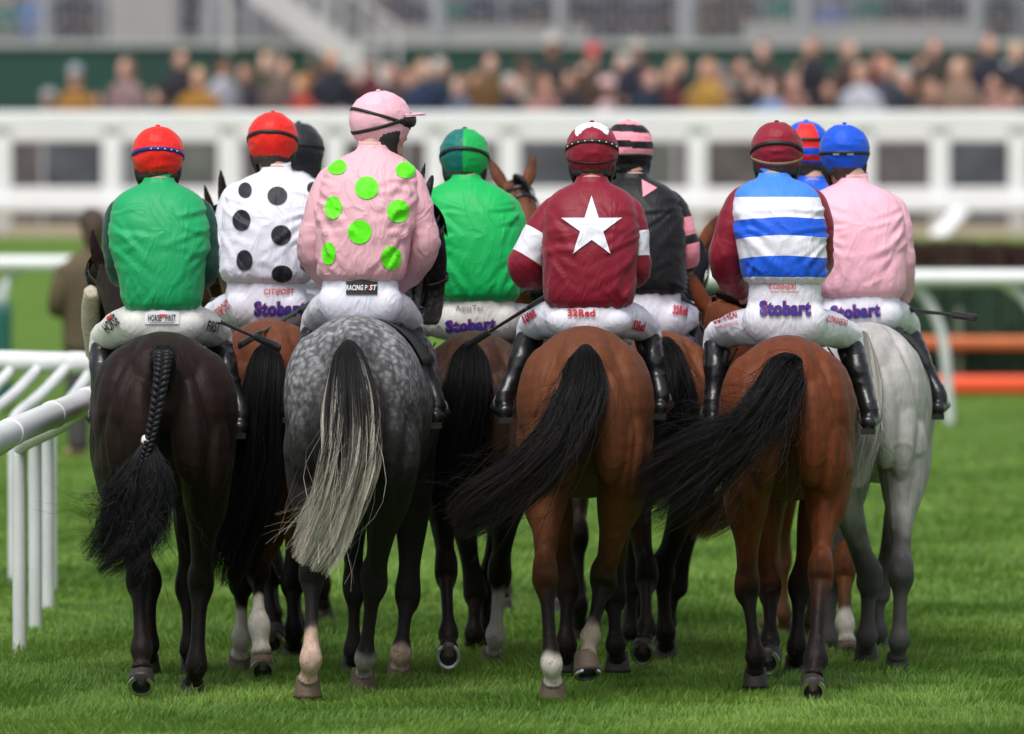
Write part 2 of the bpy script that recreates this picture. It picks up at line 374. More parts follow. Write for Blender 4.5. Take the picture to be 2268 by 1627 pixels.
# ------------------------------------------------------------------ rails, fences, stand
def tube(mb, pts, r, n=14, sub=6, m=0):
    return mb.limb([tuple(p) + (r, r) for p in pts], n=n, sub=sub, m=m, cap=.2, lat=(.3, .2, 1) if abs(np.array(pts[-1])[2] - np.array(pts[0])[2]) < .8 * np.linalg.norm(np.array(pts[-1]) - np.array(pts[0])) else (1, .1, 0))
def near_rail():
    o = empty('running_rail', (-2, 40, 0), 'curving white plastic running rail with goose neck posts beside the near-black horse', 'rail')
    Lc = Vector((-2, 40, 0)); A = lambda v: np.array(Vector(v) - Lc)
    rail_pts = [(-200, 1035, 34.3), (-90, 1000, 35.1), (0, 968, 35.9), (100, 926, 37.4), (200, 885, 39.4), (262, 852, 41.6), (285, 828, 43.6), (268, 812, 45.2), (200, 806, 46.2), (100, 803, 46.7), (0, 800, 47.0), (-150, 797, 47.5), (-400, 790, 48.5)]
    pts = [A(P(*q)) for q in rail_pts]
    # each curved length of rail and its sleeve joint
    g = catmull(np.array(pts), 12); mb = MB(); tube(mb, g[::3], .058, n=20, sub=3); mb.build('rail', M_WHITE_PLASTIC, o)
    for i in (20, 27, 38, 47, 58, 70, 84, 100):
        t = g[i + 1] - g[i - 1]; t /= np.linalg.norm(t); j = MB(); tube(j, [g[i] - t * .07, g[i], g[i] + t * .07], .0625, n=20, sub=3); j.build('rail_joint', M_WHITE_PLASTIC, o)
    def post(fx, fd, rx, ry, rd, bend=.28):
        f = A(P(fx, 257, fd)); f[2] = -.03
        t = A(P(rx, ry, rd)); t[2] -= .03
        k = f.copy(); k[2] = t[2] - bend
        m1 = k + (t - k) * .10; m1[2] = k[2] + bend * .28
        b = MB(); tube(b, [f, f * .5 + k * .5, k, k * .55 + m1 * .45 + (0, 0, .05), k + (t - k) * .35 + (0, 0, .045), t * .6 + k * .4 + (0, 0, .02), t], .033, n=14, sub=5); b.build('post', M_WEATHERED, o)
    post(42, 39.9, 186, 893, 39.2); post(77, 41.6, 218, 876, 40.4, .25); post(105, 43.2, 245, 860, 41.8, .25)
    post(-98, 38.3, 40, 950, 37.0)
    post(30, 45.6, 145, 806, 46.4, .32); post(-30, 46.0, 85, 806, 46.7, .32); post(112, 45.0, 205, 808, 46.2, .32); post(-90, 46.4, 28, 806, 46.9, .32)
near_rail()

def far_rail(label, x0, x1, d, z, posts, lean, green=None, tail=None):
    X = lambda px: (px - CX) / FPX * d
    zg = zone_h(d)
    o = empty('running_rail', (X(x0), d, zg), label, 'rail')
    mb = MB(); tube(mb, [(0, 0, z - zg), (X(x1) - X(x0), 0, z - zg)], .068, n=16, sub=4); mb.build('rail', M_WHITE_PLASTIC, o)
    for px, foot in posts:
        a = X(px) - X(x0); b = X(foot) - X(x0); zz = z - zg; s = 1 if b > a else -1
        mb = MB(); tube(mb, [(a, .05, zz - .03), (a + (b - a) * .45, .08, zz - .16), (a + (b - a) * .85, .1, zz - .42), (b, .1, zz - .72), (b + s * .03, .1, -.03)], .042, n=12, sub=5); mb.build('post', M_WEATHERED, o)
    return o
far_rail('white running rail crossing the grass in front of the steeplechase fence', 1560, 2700, 69.4, 1.19, [(2010, 2098), (2215, 2330), (1790, 1885), (2440, 2530)], 1)
fr = far_rail('white running rail behind the rider in plain green with the man in tweed nearby', -700, 330, 75.0, 1.21, [(45, -30), (260, 185), (-200, -270)], 1)
def marker():
    o = empty('marker_post', P(6, 257, 72.5) * 1, 'dark green padded post standing on the grass at the left edge', 'post'); o.location.z = 0
    g = plain('dark_green_padding', srgb(20, 88, 78), .6, .15, 6, .2, 20); mb = MB()
    mb.limb([(0, 0, .02, .075, .075), (0, 0, .5, .075, .075), (0, 0, .92, .075, .075)], n=18, sub=3, e=4, cap=.1); mb.build('pad', g, o)
    m2 = MB(); m2.limb([(0, 0, .9, .03, .03), (.03, 0, 1.1, .03, .03)], n=12, sub=2); m2.build('post', M_WEATHERED, o)
marker()
def base_bar():   # dark green low padding under the far arm
    pass

def chase_fence():
    d = 77.5; X = lambda px: (px - CX) / FPX * d
    o = empty('steeplechase_fence', (X(1900), d, 0), 'birch steeplechase fence with dark green base, orange rail and orange ground board', 'fence')
    x0, x1 = X(1380) - X(1900), X(2800) - X(1900)
    # packed birch: thousands of upright twigs in one part
    def twigs(name, z0, z1, ya, yb, col, n, w, seed):
        rg = np.random.default_rng(seed)
        x = rg.uniform(x0, x1, n); y = rg.uniform(ya, yb, n); top = z1 + .05 * vnoise(np.stack([x * 1.2, y, x * 0], 1), seed) + rg.normal(0, .02, n)
        lx = rg.normal(0, .03, n); V = np.empty((n, 4, 3)); a = rg.uniform(0, np.pi, n); dx, dy = np.cos(a) * w, np.sin(a) * w
        V[:, 0] = np.stack([x - dx, y - dy, np.full(n, z0)], 1); V[:, 1] = np.stack([x + dx, y + dy, np.full(n, z0)], 1)
        V[:, 2] = np.stack([x + lx + dx * .5, y + dy * .5, top], 1); V[:, 3] = np.stack([x + lx - dx * .5, y - dy * .5, top], 1)
        me = bpy.data.meshes.new(name); me.from_pydata(V.reshape(-1, 3).tolist(), [], [(i * 4, i * 4 + 1, i * 4 + 2, i * 4 + 3) for i in range(n)])
        me.materials.append(col); me.update(); ob = link(name, me, o); return ob
    birch = plain('birch_brown', (.055, .026, .018), .85, .5, 9); spruce = plain('spruce_green', (.028, .062, .036), .8, .6, 5)
    twigs('birch_packing', .55, 1.33, -.05, .45, birch, 9000, .014, 3)
    b = MB(); b.box(((x0 + x1) / 2, .25, .62), ((x1 - x0) / 2, .16, .55)); b.build('birch_core', birch, o)
    twigs('spruce_apron', .10, 1.06, -.30, -.08, spruce, 12000, .02, 4)
    b = MB(); b.box(((x0 + x1) / 2, -.10, .5), ((x1 - x0) / 2, .10, .50)); b.build('apron_core', spruce, o)
    orange = plain('orange_padding', srgb(196, 104, 60), .55, .12, 3, .2, 10)
    b = MB(); b.limb([(x0, -.42, .46, .062, .06), (x1, -.42, .46, .062, .06)], n=14, sub=8, lat=(0, 0, 1), e=3); b.build('orange_rail', orange, o)
    og = plain('orange_board', srgb(236, 84, 40), .5, .10, 3, .2, 10)
    b = MB(); b.limb([(x0, -.5, .085, .085, .07), (x1, -.5, .085, .085, .07)], n=14, sub=8, lat=(0, 0, 1), e=3); b.build('ground_board', og, o)
    wood = plain('fence_stake_wood', (.12, .14, .10), .8, .3, 10)
    for px in range(1420, 2800, 175):
        b = MB(); b.limb([(X(px) - X(1900), -.36, 0, .035, .035), (X(px) - X(1900), -.36, .75, .035, .035)], n=10, sub=2); b.build('stake', wood, o)
chase_fence()

def enclosure_fence(d, label, tops, bots, postpx, pw, diag=False, far=False):
    X = lambda px: (px - CX) / FPX * d; Z = lambda py: CAMH - (py - HORY) / FPX * d
    zg = zone_h(d)
    o = empty('enclosure_fence', (0, d, zg), label, 'fence')
    x0, x1 = X(-1800), X(4000)
    for a, b_ in (tops, bots):
        mb = MB(); mb.limb([(x0, 0, (Z(a) + Z(b_)) / 2 - zg, abs(Z(a) - Z(b_)) / 2, .03), (x1, 0, (Z(a) + Z(b_)) / 2 - zg, abs(Z(a) - Z(b_)) / 2, .03)], n=16, sub=6, lat=(0, 0, 1), e=5, cap=.1)
        mb.build('rail', M_WHITE_PLASTIC, o)
    for px in tuple(postpx) + tuple(range(-1760, -150, 215)) + tuple(range(2470, 4000, 215)):
        mb = MB(); mb.limb([(X(px), .06, -.05, pw, .03), (X(px), .06, (Z(tops[0]) - zg) - .03, pw, .03)], n=14, sub=3, e=5, cap=.1); mb.build('post', M_WHITE_PLASTIC, o)
    if diag:
        for px in (2118, 1128, 160 - 420):
            mb = MB(); mb.limb([(X(px + 8), -.1, Z(470) - zg, .10, .05), (X(px - 62), -.75, Z(536) - zg, .10, .05)], n=14, sub=3, e=3, cap=.6); mb.build('brace', M_WHITE_PLASTIC, o)
enclosure_fence(100, 'nearer white post and rail fence along the spectators\' enclosure', (247, 286), (436, 470), (4, 248, 505, 742, 965, 1128, 1338, 1545, 1716, 1915, 2082, 2256), .115, diag=True)
enclosure_fence(103.5, 'second white post and rail fence just behind the enclosure fence', (280, 314), (416, 440), (-8, 256, 520, 735, 975, 1138, 1348, 1552, 1712, 1923, 2076, 2250), .085)

def screen():
    # dark windbreak mesh panels behind the rails
    cols = [srgb(88, 92, 88), srgb(84, 80, 78), srgb(70, 68, 66), srgb(88, 84, 84), srgb(72, 76, 82)]
    d = 106.0; zg = zone_h(d); X = lambda px: (px - CX) / FPX * d
    names = ['far left', 'second', 'third', 'fourth', 'fifth']
    o = empty('crowd_barrier', (0, d, zg), 'dark mesh crowd barrier in front of the spectators seen through the white fences', 'barrier')
    for i in range(28):
        a, b_ = X(-1700 + i * 200), X(-1700 + (i + 1) * 200) - .05
        mb = MB(); mb.box(((a + b_) / 2, 0, .58), ((b_ - a) / 2, .015, .55)); mb.build('mesh_panel', plain('barrier_mesh_%d' % (i % 5), tuple(c * 1.05 for c in cols[i % 5]), .8, .5, 2.2), o, smooth=False)
        mb = MB(); mb.box((b_ + .025, 0, .6), (.025, .03, .62)); mb.build('barrier_post', plain('galvanised', (.35, .36, .37), .5, .1), o, smooth=False)
screen()

def hoarding():
    d = 132.0; X = lambda px: (px - CX) / FPX * d; Z = lambda py: CAMH - (py - HORY) / FPX * d; zg = zone_h(d)
    o = empty('hoarding', (0, d, zg), 'long dark green hoarding below the grandstand terrace', 'hoarding')
    g = plain('hoarding_green', (.006, .050, .037), .55, .12, .8)
    x = X(-1800)
    while x < X(4000):
        mb = MB(); mb.box((x + 1.2, 0, (Z(103) - zg) / 2), (1.195, .04, (Z(103) - zg) / 2)); mb.build('panel', g, o, smooth=False); x += 2.4
    mb = MB(); mb.box(((X(-1800) + X(4000)) / 2, -.02, Z(103) - zg + .04), ((X(4000) - X(-1800)) / 2, .08, .05)); mb.build('capping', plain('capping_grey', (.34, .37, .36), .6), o, smooth=False)
hoarding()

def grandstand():
    d = 138.0; X = lambda px: (px - CX) / FPX * d; Z = lambda py: CAMH - (py - HORY) / FPX * d; zg = zone_h(d)
    o = empty('grandstand', (0, d, zg), 'grey grandstand terrace with steps and a back wall behind the green hoarding', 'grandstand')
    conc = plain('terrace_concrete', (.15, .15, .16), .85, .2, 1.2, .3, 6); dark = plain('stand_back', (.05, .06, .08), .7, .5, .5)
    x0, x1 = X(-1900), X(4100)
    zt = Z(82) - zg
    for i in range(7):
        mb = MB(); mb.box(((x0 + x1) / 2, 1.2 + i * .9 + .45, (zt + i * .10) / 2), ((x1 - x0) / 2, .45, (zt + i * .10) / 2)); mb.build('terrace_step', conc, o, smooth=False)
    mb = MB(); mb.box(((x0 + x1) / 2, 8.2, 5), ((x1 - x0) / 2, .2, 5)); mb.build('back_wall', dark, o, smooth=False)
    for px in list(range(-1752, 4000, 128)):
        mb = MB(); mb.box((X(px), 7.95, 4.5), (.35 if px % 3 else .2, .04, 4.4)); mb.build('wall_bay', plain('bay_%d' % (px % 4), [(.16, .17, .19), (.05, .055, .07), (.11, .10, .10), (.03, .09, .08)][px % 4], .6, .3, .7), o, smooth=False)
    for px in (95, 460, 715, 968, 1240, 1520, 1778, 2165, 2420):
        mb = MB(); mb.box((X(px), .55, zt / 2 + 1.6), (.085, .085, zt / 2 + 1.6)); mb.build('column', plain('column_paint', (.36, .38, .40), .5), o, smooth=False)
    mb = MB(); mb.box((X(312), .6, zt / 2 + .55), (X(385) - X(312), .2, zt / 2 + .75)); mb.build('plastered_wall', plain('pale_plaster', (.36, .355, .35), .8, .08, 1.5), o, smooth=False)
    mb = MB(); mb.box((X(1900), .9, zt - .1), (X(2150) - X(1900), .3, .34)); mb.build('terrace_kerb', plain('pale_kerb', (.34, .345, .34), .8), o, smooth=False)
    mb = MB(); mb.box((X(1060), .9, zt - .1), (X(1300) - X(1060), .3, .28)); mb.build('terrace_kerb', plain('pale_kerb', (.34, .345, .34), .8), o, smooth=False)
grandstand()
def balustrade():
    d = 136.0; X = lambda px: (px - CX) / FPX * d; Z = lambda py: CAMH - (py - HORY) / FPX * d; zg = zone_h(d)
    m = plain('railing_steel', (.28, .29, .31), .45, .1)
    for i, (a, b_, lab) in enumerate(((-300, 225, 'grey balustrade with upright bars left of the pale plastered wall'), (395, 715, 'grey balustrade with upright bars at the head of the diagonal stair'), (730, 1500, 'grey balustrade with upright bars above the middle of the green hoarding'), (1530, 2150, 'grey balustrade with upright bars above the blue coated spectator'), (2170, 2700, 'grey balustrade with upright bars at the right end of the terrace'))):
        o = empty('balustrade', (X(a), d, zg), lab, 'balustrade', 'balustrades on the grandstand terrace')
        z0 = Z(100) - zg; L_ = X(b_) - X(a); z1 = z0 + 1.15
        mb = MB(); mb.box((L_ / 2, 0, z1), (L_ / 2, .03, .03)); mb.build('handrail', m, o, smooth=False)
        mb = MB(); mb.box((L_ / 2, 0, z0 + .06), (L_ / 2, .02, .02)); mb.build('bottom_rail', m, o, smooth=False)
        x = .05; mb = MB()
        while x < L_:
            mb.box((x, 0, (z0 + z1) / 2 + .03), (.013, .013, (z1 - z0) / 2)); x += .13
        bo = mb.build('bars', m, o, smooth=False); bo['kind'] = 'stuff'
        for q in (0.0, L_ * .5, L_):
            mb = MB(); mb.box((q, .0, z1 / 2), (.035, .035, z1 / 2 + .03)); mb.build('post', m, o, smooth=False)
balustrade()
def stair():
    d = 129.0; X = lambda px: (px - CX) / FPX * d; Z = lambda py: CAMH - (py - HORY) / FPX * d; zg = zone_h(d)
    o = empty('staircase', (X(850), d, zg), 'pale grey open staircase slanting down across the green hoarding', 'staircase')
    m = plain('stair_steel', (.50, .51, .51), .5, .1)
    A = Vector((X(560) - X(850), 0, Z(-28) - zg)); B = Vector((X(880) - X(850), 0, Z(205) - zg)); dv = B - A
    for k, y in enumerate((0, 1.3)):
        mb = MB(); L_ = dv.length; ang = math.atan2(-dv.z, dv.x); M = np.array(Matrix.Rotation(ang, 3, 'Y'))
        c = (A + B) / 2; mb.box((c.x, y, c.z), (L_ / 2, .04, .20), rot=M); mb.build('stringer', m, o, smooth=False)
        mb = MB(); mb.box((c.x, y, c.z + 1.0), (L_ / 2, .03, .03), rot=M); mb.build('handrail', m, o, smooth=False)
        for t in np.linspace(0, 1, 9):
            q = A + dv * t; mb = MB(); mb.box((q.x, y, q.z + .5), (.02, .02, .5)); mb.build('baluster', m, o, smooth=False)
    for t in np.linspace(.03, .97, 15):
        q = A + dv * t; mb = MB(); mb.box((q.x, .65, q.z), (.14, .61, .02)); mb.build('tread', m, o, smooth=False)
    for px in (500, 610, 690):
        mb = MB(); zt = (Z(-28) if px < 560 else CAMH - (Z(0) * 0)) ; q = A + dv * max(min((X(px) - X(560)) / (X(880) - X(560)), 1), 0)
        mb.box((X(px) - X(850), .65, q.z / 2), (.05, .05, q.z / 2)); mb.build('support', m, o, smooth=False)
stair()

# ------------------------------------------------------------------ spectators
def spectator_meshes():
    b = MB()
    b.limb([(0, 0, .95, .16, .11), (0, 0, 1.15, .17, .12), (0, 0, 1.35, .2, .12), (0, 0, 1.45, .15, .09), (0, 0, 1.52, .055, .055), (0, 0, 1.58, .055, .06)], n=18, sub=3)
    b.ell((0, -.01, 1.665), (.075, .095, .115)); b.ell((0, -.10, 1.655), (.013, .02, .02)); b.ell((0, -.06, 1.6), (.05, .05, .05))
    for s in (-1, 1):
        b.ell((s * .075, 0, 1.66), (.012, .02, .03))
        b.limb([(s * .18, 0, 1.38, .05, .05), (s * .24, .0, 1.12, .042, .042), (s * .14, -.2, 1.08, .032, .032)], n=12, sub=4)
        b.limb([(s * .14, -.2, 1.08, .028, .034), (s * .10, -.27, 1.09, .022, .034)], n=10, sub=2)
        for k in range(4): b.limb([(s * .10, -.26, 1.065 + k * .017, .009, .009), (s * .075, -.305, 1.062 + k * .018, .008, .008), (s * .045, -.30, 1.06 + k * .018, .007, .007)], n=6, sub=2)
        b.limb([(s * .11, -.24, 1.11, .01, .01), (s * .085, -.26, 1.14, .009, .009)], n=6, sub=2)
        b.limb([(s * .09, 0, .95, .09, .09), (s * .10, 0, .5, .06, .06), (s * .10, .02, .1, .04, .04)], n=12, sub=3); b.limb([(s * .10, .03, .05, .04, .045), (s * .12, -.16, .035, .035, .03)], n=10, sub=2, lat=(1, 0, 0))
    body = remesh(b, .014, 2)
    c = MB()
    c.limb([(0, 0, .82, .21, .155), (0, 0, 1.0, .205, .15), (0, 0, 1.2, .21, .15), (0, 0, 1.36, .235, .14), (0, 0, 1.46, .19, .11), (0, .01, 1.53, .085, .08)], n=24, sub=4)
    for s in (-1, 1): c.limb([(s * .19, 0, 1.40, .07, .07), (s * .255, 0, 1.13, .062, .062), (s * .16, -.18, 1.08, .052, .052)], n=14, sub=4)
    coat = remesh(c, .016, 3)
    t = MB()
    for s in (-1, 1): t.limb([(s * .09, 0, .92, .105, .11), (s * .105, 0, .5, .08, .085), (s * .105, .01, .08, .07, .075)], n=14, sub=3)
    tro = remesh(t, .016, 2)
    h = MB(); h.ell((0, .02, 1.70), (.086, .10, .105)); h.ell((0, .05, 1.64), (.08, .06, .09)); hair = remesh(h, .012, 2)
    l = MB(); l.ell((0, .03, 1.69), (.095, .10, .11)); 
    for s in (-1, 1): l.limb([(s * .075, .02, 1.70, .03, .05), (s * .09, .02, 1.55, .035, .05), (s * .10, -.02, 1.42, .03, .03)], n=12, sub=3)
    l.limb([(0, .07, 1.68, .08, .04), (0, .09, 1.5, .09, .04), (0, .11, 1.38, .06, .02)], n=14, sub=3); longh = remesh(l, .012, 2)
    f = MB(); f.limb([(0, 0, 1.735, .095, .115), (0, 0, 1.78, .09, .108), (0, .01, 1.82, .07, .085)], n=22, sub=3, cap=.5); f.limb([(0, -.07, 1.745, .085, .012), (0, -.14, 1.735, .05, .008)], n=14, sub=3, lat=(1, 0, 0)); cap = remesh(f, .012, 1)
    q = MB(); q.limb([(0, 0, 1.745, .17, .18), (0, 0, 1.752, .17, .18)], n=28, sub=2, cap=.02); q.limb([(0, 0, 1.75, .095, .11), (0, 0, 1.83, .085, .10)], n=22, sub=3, cap=.25); hat = remesh(q, .011, 1)
    return dict(body=body, coat=coat, trousers=tro, hair=hair, long_hair=longh, flat_cap=cap, hat=hat)
SPM = spectator_meshes()
SKINS = [(.50, .28, .21), (.46, .25, .18), (.55, .34, .27), (.42, .22, .15)]
def spectator(px, py, d, coat, cname, head, hcol, hname, where, zg=None, group='spectators standing behind the white fences', turn=0, hscale=1.0, name='person', cat='person', tc=(.03, .03, .035), label=None):
    q = P(px, py, d); zg = zone_h(d) if zg is None else zg
    s = (q.z - zg) / 1.80
    if zg > 2 or s > 1.12 or s < .8: s = min(max(s, .90), 1.10) if zg > 2 else min(max(s, .82), 1.10); zb = q.z - 1.80 * s
    else: zb = zg
    o = empty(name, (q.x, d, zb), label or ('spectator in %s, %s, %s' % (cname, hname, where)), cat, group)
    o.scale = (s, s, s); o.rotation_euler = (0, 0, R(turn))
    def part(key, nm, mat):
        k = '%s|%s' % (key, mat.name)
        if k not in SPM:
            me = SPM[key].copy(); me.materials.clear(); me.materials.append(mat); SPM[k] = me
        return link(nm, SPM[k], o)
    sk = SKINS[int(px) % 4]
    part('body', 'body', plain('skin_%d' % (int(px) % 4), tuple(v * 1.18 for v in sk), .55, .1, 20))
    part('coat', 'coat', plain('cloth_%s' % cname.replace(' ', '_'), tuple(v * (.72 if max(coat) > .3 else .5) for v in coat), .85, .2, 6, .3, 12))
    part('trousers', 'trousers', plain('trousers_%d' % (int(px) % 2), tc if tc != (.03, .03, .035) else ((.03, .03, .035), (.06, .055, .06))[int(px) % 2], .85, .2))
    part(head, {'hair': 'hair', 'long_hair': 'hair', 'flat_cap': 'hat', 'hat': 'hat'}[head], plain('head_%s' % hname.replace(' ', '_'), hcol, .8, .2, 20, .3, 60))
    if head in ('flat_cap', 'hat'): part('hair', 'hair', plain('head_brown_hair', (.06, .035, .02), .7, .3))
    return o
BR = (.09, .05, .03); GY = (.42, .40, .38); BL = (.45, .30, .15); BK = (.02, .018, .016)
NAVY = (.018, .026, .055); NB = (.022, .022, .030)
CR = [ # px, top py, d, coat, name, head, colour, name, where
 (110, 205, 110, (.30, .27, .27), 'a pale grey coat', 'hat', (.35, .36, .34), 'a grey hat', 'leftmost by the rail'),
 (168, 152, 111, (.42, .20, .04), 'a mustard coat', 'flat_cap', (.30, .32, .34), 'a grey cap', 'second from the left end'),
 (212, 205, 113, NB, 'a black anorak', 'hair', BK, 'black hair', 'low down beside the mustard coat'),
 (280, 128, 110, (.33, .22, .22), 'a dusty pink jumper', 'long_hair', (.14, .09, .05), 'long brown hair', 'alone before the green hoarding'),
 (400, 108, 111, (.03, .03, .045), 'a dark overcoat', 'hair', BR, 'brown hair', 'left of the golden yellow jacket'),
 (352, 195, 108.5, NB, 'a charcoal jacket', 'hair', BK, 'dark hair', 'low in front of the dark overcoat'),
 (440, 150, 110, (.45, .22, .03), 'a golden yellow jacket', 'hair', BL, 'fair hair', 'beside the dark overcoat'),
 (495, 125, 112, (.5, .5, .56), 'a silver grey jacket', 'flat_cap', (.03, .035, .03), 'a black cap', 'at the foot of the stair'),
 (545, 140, 114, (.04, .03, .05), 'a plum coat', 'hair', BR, 'brown hair', 'behind the silver grey jacket'),
 (628, 128, 111, (.24, .17, .15), 'a fawn coat', 'hair', (.13, .07, .04), 'chestnut hair', 'under the staircase'),
 (668, 165, 109, (.44, .05, .03), 'a bright red coat', 'hair', (.45, .22, .05), 'ginger hair', 'above the black cap rider'),
 (735, 112, 111, (.02, .026, .05), 'a navy coat', 'hair', BL, 'fair hair', 'left of the pink cap'),
 (775, 150, 113, NB, 'a black coat', 'hair', BK, 'black hair', 'between navy coat and pink cap'),
 (868, 140, 112, (.10, .06, .06), 'a maroon tweed coat', 'hair', (.16, .10, .08), 'greying brown hair', 'right behind the pink cap'),
 (938, 132, 110, (.025, .055, .14), 'a royal navy jacket', 'long_hair', (.34, .20, .11), 'long fair hair', 'right of the pink cap'),
 (1018, 168, 109, (.15, .18, .28), 'a slate blue coat', 'hair', (.30, .16, .09), 'auburn hair', 'above the green and teal cap'),
 (1086, 118, 111, (.24, .13, .04), 'a tan brown coat', 'hair', (.12, .04, .02), 'dark red hair', 'in front of the green hoarding'),
 (1132, 165, 109, (.03, .033, .07), 'a midnight blue suit', 'hair', GY, 'white hair', 'right of the tan brown coat'),
 (1225, 82, 114, (.05, .05, .05), 'a dark waxed coat', 'hat', (.55, .50, .47), 'a pale hat', 'tallest, left of the red hat'),
 (1205, 168, 109, (.42, .20, .19), 'a rose pink coat', 'hair', (.25, .12, .08), 'copper hair', 'below the pale hat'),
 (1265, 155, 110, NB, 'a black suit', 'hair', BR, 'brown hair', 'left of the blush hat'),
 (1312, 105, 112, (.12, .07, .05), 'a russet coat', 'flat_cap', (.55, .05, .06), 'a red hat', 'above the maroon cap rider'),
 (1345, 178, 108.5, (.6, .42, .45), 'a blush pink dress coat', 'hat', (.66, .45, .47), 'a blush hat', 'between red hat and striped cap'),
 (1412, 95, 113, (.02, .03, .06), 'a dark navy blazer', 'hat', (.48, .45, .40), 'a straw hat', 'behind the striped cap'),
 (1438, 152, 110, (.02, .035, .08), 'an ink blue coat', 'hair', (.22, .08, .06), 'reddish hair', 'below the straw hat'),
 (1565, 130, 110, (.50, .28, .05), 'a canary yellow coat', 'long_hair', (.42, .22, .12), 'long strawberry hair', 'alone before the right crowd'),
 (1528, 195, 112, (.22, .15, .12), 'a biscuit jacket', 'hair', BR, 'brown hair', 'left of the canary yellow coat'),
 (1620, 185, 109, (.20, .20, .19), 'a stone grey coat', 'hat', (.25, .25, .22), 'an olive hat', 'right of the canary yellow coat'),
 (1690, 90, 113, (.09, .06, .05), 'a chocolate coat', 'hair', (.16, .07, .05), 'rusty hair', 'first of the taller right crowd'),
 (1662, 160, 111, NB, 'a black jacket', 'hair', (.10, .06, .05), 'short brown hair', 'low beside the chocolate coat'),
 (1706, 175, 109, (.22, .33, .55), 'a sky blue shirt', 'hair', (.20, .12, .09), 'mousy hair', 'below the chocolate coat'),
 (1756, 165, 110, (.34, .17, .15), 'a salmon jumper', 'hair', (.3, .16, .12), 'sandy hair', 'above the hooped cap'),
 (1800, 82, 112, (.02, .022, .04), 'a black navy overcoat', 'hair', (.30, .17, .12), 'thin sandy hair', 'tall behind the salmon jumper'),
 (1835, 180, 108.5, (.03, .03, .03), 'a jet black coat', 'hair', BK, 'jet hair', 'above the royal blue cap'),
 (1878, 88, 114, (.12, .07, .06), 'a cocoa coat', 'hair', (.35, .22, .17), 'ash blond hair', 'right of the tall overcoat'),
 (1905, 140, 109.5, (.60, .62, .70), 'a white shirt', 'hair', (.42, .28, .19), 'blond hair', 'above the white post'),
 (1965, 130, 110, (.07, .09, .13), 'a steel blue suit', 'hair', (.40, .18, .11), 'orange brown hair', 'next to the white shirt'),
 (2015, 170, 112, NB, 'a black blazer', 'hair', BR, 'dark brown hair', 'behind the steel blue suit'),
 (2068, 85, 113, (.07, .06, .05), 'an olive brown coat', 'hair', (.22, .11, .08), 'brown red hair', 'tall at the right'),
 (2060, 178, 109, (.26, .14, .11), 'a terracotta coat', 'hair', (.30, .16, .11), 'light brown hair', 'below the olive brown coat'),
 (2122, 128, 110, (.34, .22, .16), 'a camel coat', 'long_hair', (.38, .22, .13), 'long honey hair', 'right of the terracotta coat'),
 (2188, 78, 112, (.03, .035, .07), 'a deep blue coat', 'hair', (.40, .24, .20), 'thin fair hair', 'tall near the right edge'),
 (2205, 165, 109, (.40, .20, .17), 'a coral jacket', 'hair', BR, 'brown hair', 'below the deep blue coat'),
 (2250, 95, 113, (.05, .05, .08), 'a graphite coat', 'hair', BL, 'fair hair', 'at the crowd right edge'),
 (2240, 200, 110, (.03, .03, .03), 'a black raincoat', 'hair', (.3, .18, .13), 'soft brown hair', 'lowest at the right edge')]
CN = [('a moss green coat', (.08, .09, .04)), ('a peat brown coat', (.06, .04, .03)), ('a wine red coat', (.16, .02, .03)), ('a dove grey coat', (.30, .30, .32)), ('a petrol blue coat', (.02, .06, .09)), ('a ginger tweed coat', (.24, .12, .05)), ('a cream mac', (.46, .40, .32)), ('a coal black coat', (.02, .02, .022))]
CH = [('straw blond hair', 'hair', (.45, .30, .17)), ('a brown trilby', 'hat', (.10, .06, .04)), ('grey flat cap', 'flat_cap', (.20, .20, .20)), ('mahogany hair', 'long_hair', (.12, .04, .03)), ('silver hair', 'hair', (.50, .48, .46)), ('tawny hair', 'hair', (.24, .13, .07))]
WH = ['behind the pink cap', 'behind the green and teal cap', 'between pink and green caps', 'behind the studded maroon cap', 'above the striped cap', 'right of the striped cap', 'behind the plain maroon cap', 'above the hooped cap', 'behind the royal blue cap', 'right of the royal blue cap', 'in the back row at the right', 'in the last row, right edge']
XS = [590, 700, 820, 905, 975, 1055, 1160, 1180, 1290, 1380, 1480, 1500, 1600, 1640, 1725, 1775, 1850, 1930, 1945, 2000, 2040, 2100, 2150, 2160, 2225, 2262]
for i, x in enumerate(XS):
    n1, c1 = CN[(i * 5) % 8]; n2, hd_, c2 = CH[(i * 7 + i // 6) % 6]
    CR.append((x, 118 + (i * 29) % 52, 115 + (i * 7) % 6, c1, n1, hd_, c2, n2, WH[min(int((x - 560) / 145), 11)]))
for i, c in enumerate(CR):
    spectator(*c[:9], turn=((i * 53) % 130) - 65)
